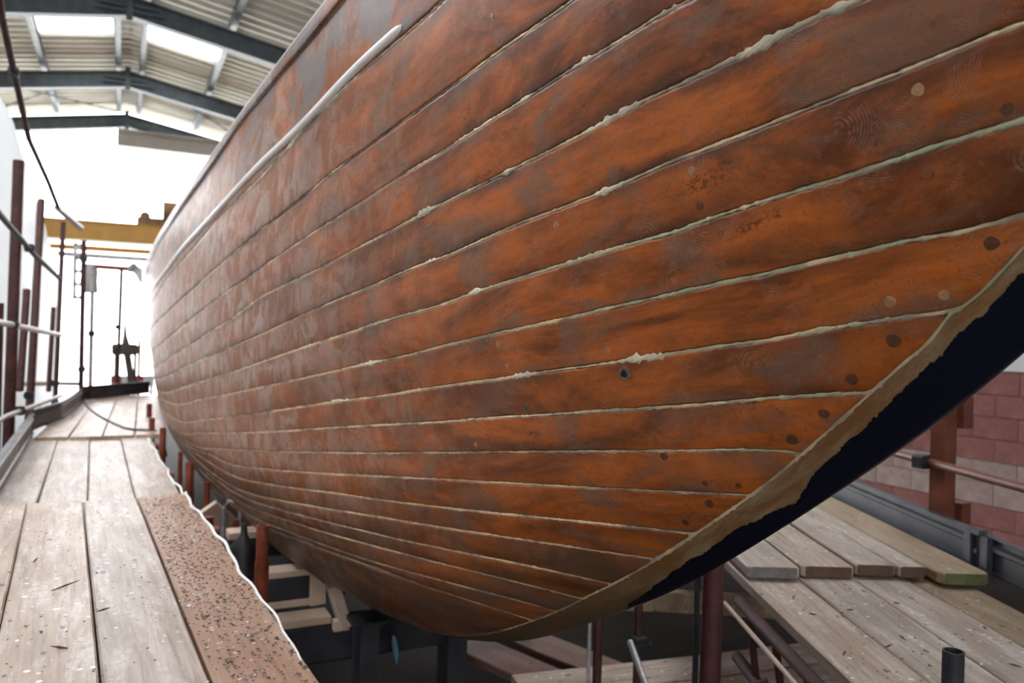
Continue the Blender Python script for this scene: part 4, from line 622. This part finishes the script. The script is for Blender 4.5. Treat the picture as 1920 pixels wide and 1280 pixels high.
mb.add(v, [(i*10+k, i*10+(k+1) % 10, (i+1)*10+(k+1) % 10, (i+1)*10+k) for i in range(8) for k in range(10)]+[tuple(range(10)), tuple(range(80, 90))]); tag(mb.obj('tool_bag', M_greyp, None, True), 'grey cloth bag hanging from the far red tube', 'bag')
P = np.zeros((12, 6, 3))
for i in range(12):
    for j in range(6): s = i/11; q = j/5; P[i, j] = (-.02+.24*s, 11+.04*math.sin(s*9+q*3), 2.60+.09*math.sin(s*math.pi*.9)-q*(.03+.20*s**1.3)+.012*math.sin(s*14))
o = grid_mesh('cloth_scrap', P, M_greyp); o.modifiers.new('t', 'SOLIDIFY').thickness = .006; tag(o, 'grey cloth scrap tied against the far hull', 'cloth')
mc = empty('winch_machine', (.13, 12, 1.1)); tag(mc, 'dark brown machine on legs at the far end of the walkway', 'machine')
mb = MB(); mb.bbox((.04, 12, 1.60), (.16, .1, .075), .02); kid(mb, 'body', M_brown, mc)
mb = MB(); mb.tube([(.05, 12, 1.65), (.04, 12, 1.78), (.035, 12, 1.93)], [.06, .03, .018], 10); kid(mb, 'horn', M_brown, mc, True)
for a, b, w in (((-.05, 12, 1.6), (-.06, 12, .0), .07), ((.06, 12, 1.6), (.14, 12, 1.1), .09), ((.17, 12, 1.6), (.17, 12, .0), .04)): mb = MB(); mb.beam(a, b, w, w, 0, (0, 1, 0)); kid(mb, 'leg', M_brown, mc)
bb = empty('plastic_barrier', (.12, 12.6, 1.0)); tag(bb, 'red and white plastic barrier beyond the far toe board', 'barrier')
M_redp = plain('red_plastic', (.45, .05, .05), (.5, .07, .06), 4, .4)
for i, x in enumerate((-.06, .08, .22, .36)): mb = MB(); mb.bbox((x, 12.6, 1.14), (.07, .04, .075), .01); kid(mb, 'panel', M_redp if i % 2 == 0 else M_white, bb)
for x in (-.1, .4): mb = MB(); mb.box((x, 12.6, .55), (.02, .02, .55)); kid(mb, 'leg', M_white, bb)

# ------------------------------------------------------------------ under the hull
def redpost(x, y, z1, r, lab, sl=True): return tubeo('prop_post', [(x, y, 0), (x, y, z1)], r, M_red, lab, 'prop', 'red prop posts', .005, sleeve=[(x, y, 0), (x, y, z1-.135)] if sl else None)
redpost(.49, 3.095, 1.17, .0225, 'stout red tubular prop with sleeve beside the red-dusted board')
redpost(.335, 4.51, 1.20, .0225, 'red tubular prop where the middle boards begin')
redpost(.262, 5.85, 1.23, .021, 'red prop third from the camera along the hull', False)
redpost(.235, 7.85, 1.22, .024, 'dark red prop far along the hull edge', False)
redpost(.225, 6.8, 1.20, .022, 'red prop fourth from the camera along the hull', False)
redpost(.345, 5.4, 1.13, .014, 'thin red prop between the second and third stout props', False)
redpost(.46, 4.9, 1.02, .018, 'thin red prop under the turn of the hull', False)
redpost(.56, 4.4, .90, .018, 'low red prop beside the tilted pale board', False)
mb = MB(); mb.beam((.34, 4.72, .74), (.545, 4.64, .90), .20, .03, 0, (0, 1, .55)); tag(mb.obj('tilted_board', M_pink), 'pale board tilted against the bilge beside the walkway', 'board')
mb = MB(); mb.tube([(.513, 3.75, 1.03), (.513, 3.75, .98), (.508, 3.75, .93), (.505, 3.75, .55), (.505, 3.75, .5)], [.012, .016, .055, .062, .02], 14); tag(mb.obj('boat_fender', M_black, None, True), 'black boat fender hanging behind the sleeved red prop', 'fender')
tubeo('bent_pipe', [(.52, 4.6, .6), (.52, 4.6, .93), (.54, 4.59, .965), (.58, 4.57, .96), (.60, 4.56, .92), (.60, 4.56, .5)], .012, M_galv, 'bent grey pipe hoop under the bilge', 'pipe')
# cradle of dark steel with timber packing
def cross(x0, x1, y, z, w, h, mat, name, lab, cat, grp=None): mb = MB(); mb.beam((x0, y, z), (x1, y, z), w, h); return tag(mb.obj(name, mat), lab, cat, grp)
cross(.5, 1.9, 3.92, .675, .12, .11, M_steel, 'cradle_beam', 'dark steel cradle beam between pale timber packings', 'beam', 'cradle beams')
cross(.5, 2.0, 3.75, .46, .14, .18, M_steel, 'cradle_beam', 'lowest dark steel cradle beam under the hull', 'beam', 'cradle beams')
cross(.5, 1.9, 4.25, .80, .12, .10, M_steel, 'cradle_beam', 'rear dark steel cradle beam behind the packings', 'beam', 'cradle beams')
cross(.60, .86, 3.92, .605, .12, .035, M_pink, 'packing_timber', 'pale flat packing timber under the upper cradle beam', 'timber', 'packing timbers')
cross(.60, .86, 3.93, .745, .12, .03, M_pink, 'packing_timber', 'pale packing timber on top of the cradle beam', 'timber', 'packing timbers')
cross(.50, .74, 4.25, .868, .12, .035, M_pink, 'packing_timber', 'small pale packing timber behind the sleeved red prop', 'timber', 'packing timbers')
cross(.55, .90, 3.75, .568, .13, .036, M_pink, 'packing_timber', 'pale packing timber on the lowest cradle beam', 'timber', 'packing timbers')
mb = MB(); mb.add([(x, y, z) for y in (3.82, 3.94) for x, z in ((.835, .595), (.905, .60), (.905, .69), (.835, .75))], [(0, 1, 2, 3), (7, 6, 5, 4), (0, 4, 5, 1), (1, 5, 6, 2), (2, 6, 7, 3), (3, 7, 4, 0)]); tag(mb.obj('packing_wedge', M_pink), 'upright pale timber wedge with a slanting top', 'timber')
mb = MB(); mb.beam((.895, 3.66, .745), (.958, 3.66, .55), .05, .11, 0, (0, 1, 0)); mb.beam((.905, 3.66, .55), (.975, 3.66, .55), .05, .05); tag(mb.obj('hull_chock', M_pink), 'slanting pale wooden chock bearing on the hull bottom', 'chock')
mb = MB(); mb.box((.975, 3.3, .33), (.038, .012, .33)); mb.box((.975, 3.36, .33), (.008, .06, .33)); mb.box((.975, 3.42, .33), (.038, .012, .33)); mb.box((.975, 3.36, .665), (.07, .07, .01)); tag(mb.obj('cradle_post', M_steel), 'dark steel cradle post under the forefoot', 'post')
mb = MB(); mb.box((1.5, 3.6, .29), (.05, .012, .29)); mb.box((1.5, 3.66, .29), (.01, .06, .29)); mb.box((1.5, 3.72, .29), (.05, .012, .29)); tag(mb.obj('cradle_post', M_steel), 'second steel cradle post further under the keel', 'post')
mb = MB(); mb.tube([(1.19, 3.64, .47), (1.195, 3.64, .44), (1.205, 3.64, .38), (1.21, 3.64, .33)], [.006, .014, .016, .004], 10); tag(mb.obj('plastic_bottle', M_blue, None, True), 'small blue plastic bottle hanging in the dark under the hull', 'bottle')
mb = MB(); mb.bbox((1.52, 3.05, .70), (.05, .05, .035), .01); mb.tube([(1.56, 3.0, .70), (1.58, 2.97, .70)], .022, 12); tag(mb.obj('work_lamp', M_black), 'small black work lamp under the lowest planks', 'lamp')
for i, (x0, y0, x1, y1, z, lab) in enumerate([(1.55, 4.2, 2.05, 2.7, .30, 'reddish plank lying on the floor under the stem'), (1.82, 4.3, 2.32, 2.8, .30, 'second reddish plank on the floor beside the thin red prop')]):
    board(x0, y0, x1, y1, .22, z, .04, M_boardd, lab, 'floor planks')
for i, (x0, y0, x1, y1, z, lab) in enumerate([(1.55, 3.02, 3.25, 2.78, .42, 'pale plank spanning the lower scaffold level at the bottom edge'), (1.5, 2.78, 3.2, 2.54, .42, 'nearest pale plank on the lower scaffold level')]):
    board(x0, y0, x1, y1, .225, z, .04, M_board, lab, 'lower level planks')
mb = MB(); mb.beam((1.95, 3.35, .66), (3.3, 2.75, .60), .06, .10); tag(mb.obj('timber_bearer', M_boardw), 'ochre timber bearer under the right platform', 'timber')
tubeo('prop_post', [(1.79, 2.79, .42), (1.79, 2.79, .80)], .019, M_dred, 'slim red prop standing under the stem', 'prop', 'red prop posts')
tubeo('prop_post', [(1.755, 2.80, .42), (1.755, 2.80, .79)], .008, M_galv, 'thin shiny rod beside the slim red prop', 'prop')
tubeo('prop_post', [(1.94, 2.72, .0), (1.94, 2.72, .86)], .017, M_dred, 'red prop with a coupler right of the slim prop', 'prop', 'red prop posts', clips=[(1.925, 2.69, .66)])
tubeo('brace_tube', [(1.86, 2.66, .69), (1.77, 2.40, .60)], .013, M_galv, 'short grey tube clamped to the coupled prop', 'tube')
tubeo('prop_post', [(2.16, 2.62, 0), (2.16, 2.62, 1.0)], .012, M_steel, 'thin dark rod behind the ladder beam', 'prop')

# ------------------------------------------------------------------ right platform
ZR = CAMZ-.90; A = math.radians(24.6); E = Vector((math.sin(A), math.cos(A), 0)); Nn_ = Vector((math.cos(A), -math.sin(A), 0)); O_ = Vector((2.14, 2.30, 0))
def rb(off, s0, s1, z, mat, lab, grp, w=.211, clip=.0, end=None, tw=0):
    p = O_+Nn_*off+E*s0; q = O_+Nn_*(off+tw)+E*s1; return board(p.x, p.y, q.x, q.y, w, z, .042, mat, lab, grp, clip, mats2=end or M_endd)
rb(.107, -1.9, .75, ZR, M_board, 'right platform board nearest the hull, on the ladder beam side', 'right platform boards')
rb(.323, -1.9, .75, ZR, M_boardg, 'right platform board second from the hull with white paint marks', 'right platform boards')
rb(.539, -1.9, .75, ZR, M_boardg, 'right platform board third from the hull', 'right platform boards')
rb(.755, -1.9, .75, ZR, M_boardw, 'ochre right platform board nearest the toe board', 'right platform boards')
rb(.105, .03, 3.2, ZR+.050, M_boardg, 'upper overlapping board closest to the stem with a grey sawn end', 'overlapping upper boards', .20, .012, M_endg, .06)
rb(.328, .06, 3.2, ZR+.050, M_board, 'second overlapping upper board with a brown sawn end', 'overlapping upper boards', .205, .014, None, .06)
rb(.520, .08, 3.2, ZR+.056, M_boardg, 'third overlapping upper board, pale, from the stem', 'overlapping upper boards', .155, .006, None, .06)
rb(.655, .06, 3.2, ZR+.056, M_boardg, 'narrow overlapping upper board fourth from the stem', 'overlapping upper boards', .105, .006, None, .06)
M_gend = plain('green_board_end', (.07, .09, .025), (.12, .14, .05), 20, .7)
rb(.815, -.02, 3.2, ZR+.054, M_boardw, 'overlapping upper board with a green painted end', 'overlapping upper boards', .195, .02, M_gend, .06)
p0 = O_+Nn_*.93+E*-1.6; p1 = O_+Nn_*.965+E*.09; p2 = O_+Nn_*.97+E*.16; p3 = O_+Nn_*1.0+E*3.2
for p in (p0, p1, p2, p3): p.z = ZR+.03
toe(p0, p1, .15, M_toe, 'grey steel toe board at the right picture edge', 'right toe boards', flip=1)
t2 = toe(p2, p3, .15, M_toe, 'grey steel toe board running on behind the stem', 'right toe boards', flip=1)
mb = MB(); c = (p1+p2)/2-Nn_*.02; R = Matrix((Nn_, E, Vector((0, 0, 1)))).transposed()
for s in (-.055, .055): mb.box(c+E*s+Vector((0, 0, .06)), (.012, .022, .085), R)
mb.box(c+Nn_*.012+Vector((0, 0, .06)), (.006, .06, .085), R); mb.tube([c-Nn_*.012+Vector((0, 0, .075)), c+Vector((0, 0, .075))], .009, 8); mb.bbox(c+Vector((0, 0, .152)), (.018, .03, .012), .003, R); tag(mb.obj('toe_board_bracket', M_toe), 'grey bracket joining the two right toe boards', 'bracket')
mb = MB(); mb.box((3.30, 2.355, .85), (.037, .037, .85)); rp = mb.obj('guard_post', M_post); tag(rp, 'square red guard post on the right platform', 'post')
mb = MB(); mb.bbox((3.367, 2.315, 1.13), (.03, .03, .09), .004); o = mb.obj('lower_socket', M_post); o.parent = rp
mb = MB(); mb.bbox((3.367, 2.315, 1.62), (.03, .03, .07), .004); o = mb.obj('upper_socket', M_post); o.parent = rp
tubeo('guard_rail', [(3.645, 3.15, 1.375), (3.197, 2.27, 1.393), (2.805, 1.5, 1.41)], 0.0185, M_post, 'brown guard rail tube across the red post on the right', group='right guard rails', clips=[(3.235, 2.41, 1.392)])
# ladder beam and post below the platform edge
lb = empty('ladder_beam', (1.9, 2.1, 1.0)); tag(lb, 'dark red ladder beam carrying the right platform edge', 'beam')
a0 = O_+E*.05-Nn_*.02; a1 = O_+E*-1.6-Nn_*.02
for dz, nm in ((-.085, 'top_chord'), (-.30, 'bottom_chord')):
    mb = MB(); mb.tube([(a0.x, a0.y, ZR+dz), (a1.x, a1.y, ZR+dz)], .022, 12); kid(mb, nm, M_dred, lb, True)
for k in range(6):
    q = a0+E*(-.12-.27*k); mb = MB(); mb.tube([(q.x, q.y, ZR-.085), (q.x-E.x*.10, q.y-E.y*.10, ZR-.30)], .013, 10); kid(mb, 'rung', M_dred, lb, True)
mb = MB(); q0 = O_+E*.1-Nn_*.06; q1 = O_+E*-1.6-Nn_*.06; mb.tube([(q0.x, q0.y, ZR-.11), (q1.x, q1.y, ZR-.11)], .008, 8); tag(mb.obj('tie_rod', M_pink, None, True), 'thin pale rod running beside the ladder beam', 'rod')
tubeo('scaffold_post', [(1.735, 2.04, 0), (1.755, 2.05, 1.2)], .034, M_dred, 'dark red scaffold post under the stem holding the ladder beam', group='right scaffold posts')
tubeo('knee_brace', [(1.76, 2.03, .55), (1.775, 2.00, .70), (1.80, 1.95, .79), (1.86, 1.90, .83)], .018, M_dred, 'curved dark knee brace on the post under the stem', 'brace')
tubeo('scaffold_post', [(1.367, .944, 0), (1.367, .944, 1.353)], .0185, M_steel, 'open-topped dark tube stub at the bottom right corner', 'tube', wall=.0032)
tubeo('scaffold_post', [(2.93, 2.2, 0), (2.93, 2.2, ZR-.05)], .024, M_dred, 'dark post under the far side of the right platform', 'tube')
# curls of wood on the right platform
wl = [(-.35, .10), (-.55, .30), (-.62, .22), (-.95, .12), (-.22, .45), (-.88, .30), (-.45, .62), (-.75, .52), (-.3, .25), (-1.05, .2), (-.68, .06), (-.18, .1)]
for s, n_ in wl:
    p = O_+E*s+Nn_*n_; p.z = ZR+.006; a = random.uniform(0, 3.1); d = Vector((math.cos(a), math.sin(a), .1)); l = random.uniform(.018, .05); mb = MB(); mb.tube([p-d*l/2, p, p+d*l/2], [.001, .0032, .0012], 5)
    tag(mb.obj('wood_shaving', M_splint), 'small brown wood shaving lying on the right platform boards', 'shaving', 'shavings on the right platform')
def on_r():
    p = O_+E*(-1.7*random.random())+Nn_*(.86*random.random()); return (p.x, p.y, ZR+.002)
chips('paint_chips', 420, on_r, [M_chipd, M_chipw, M_chipb], [2, 4, 3], 'pale paint flecks on the right platform boards', .0012, .0036)
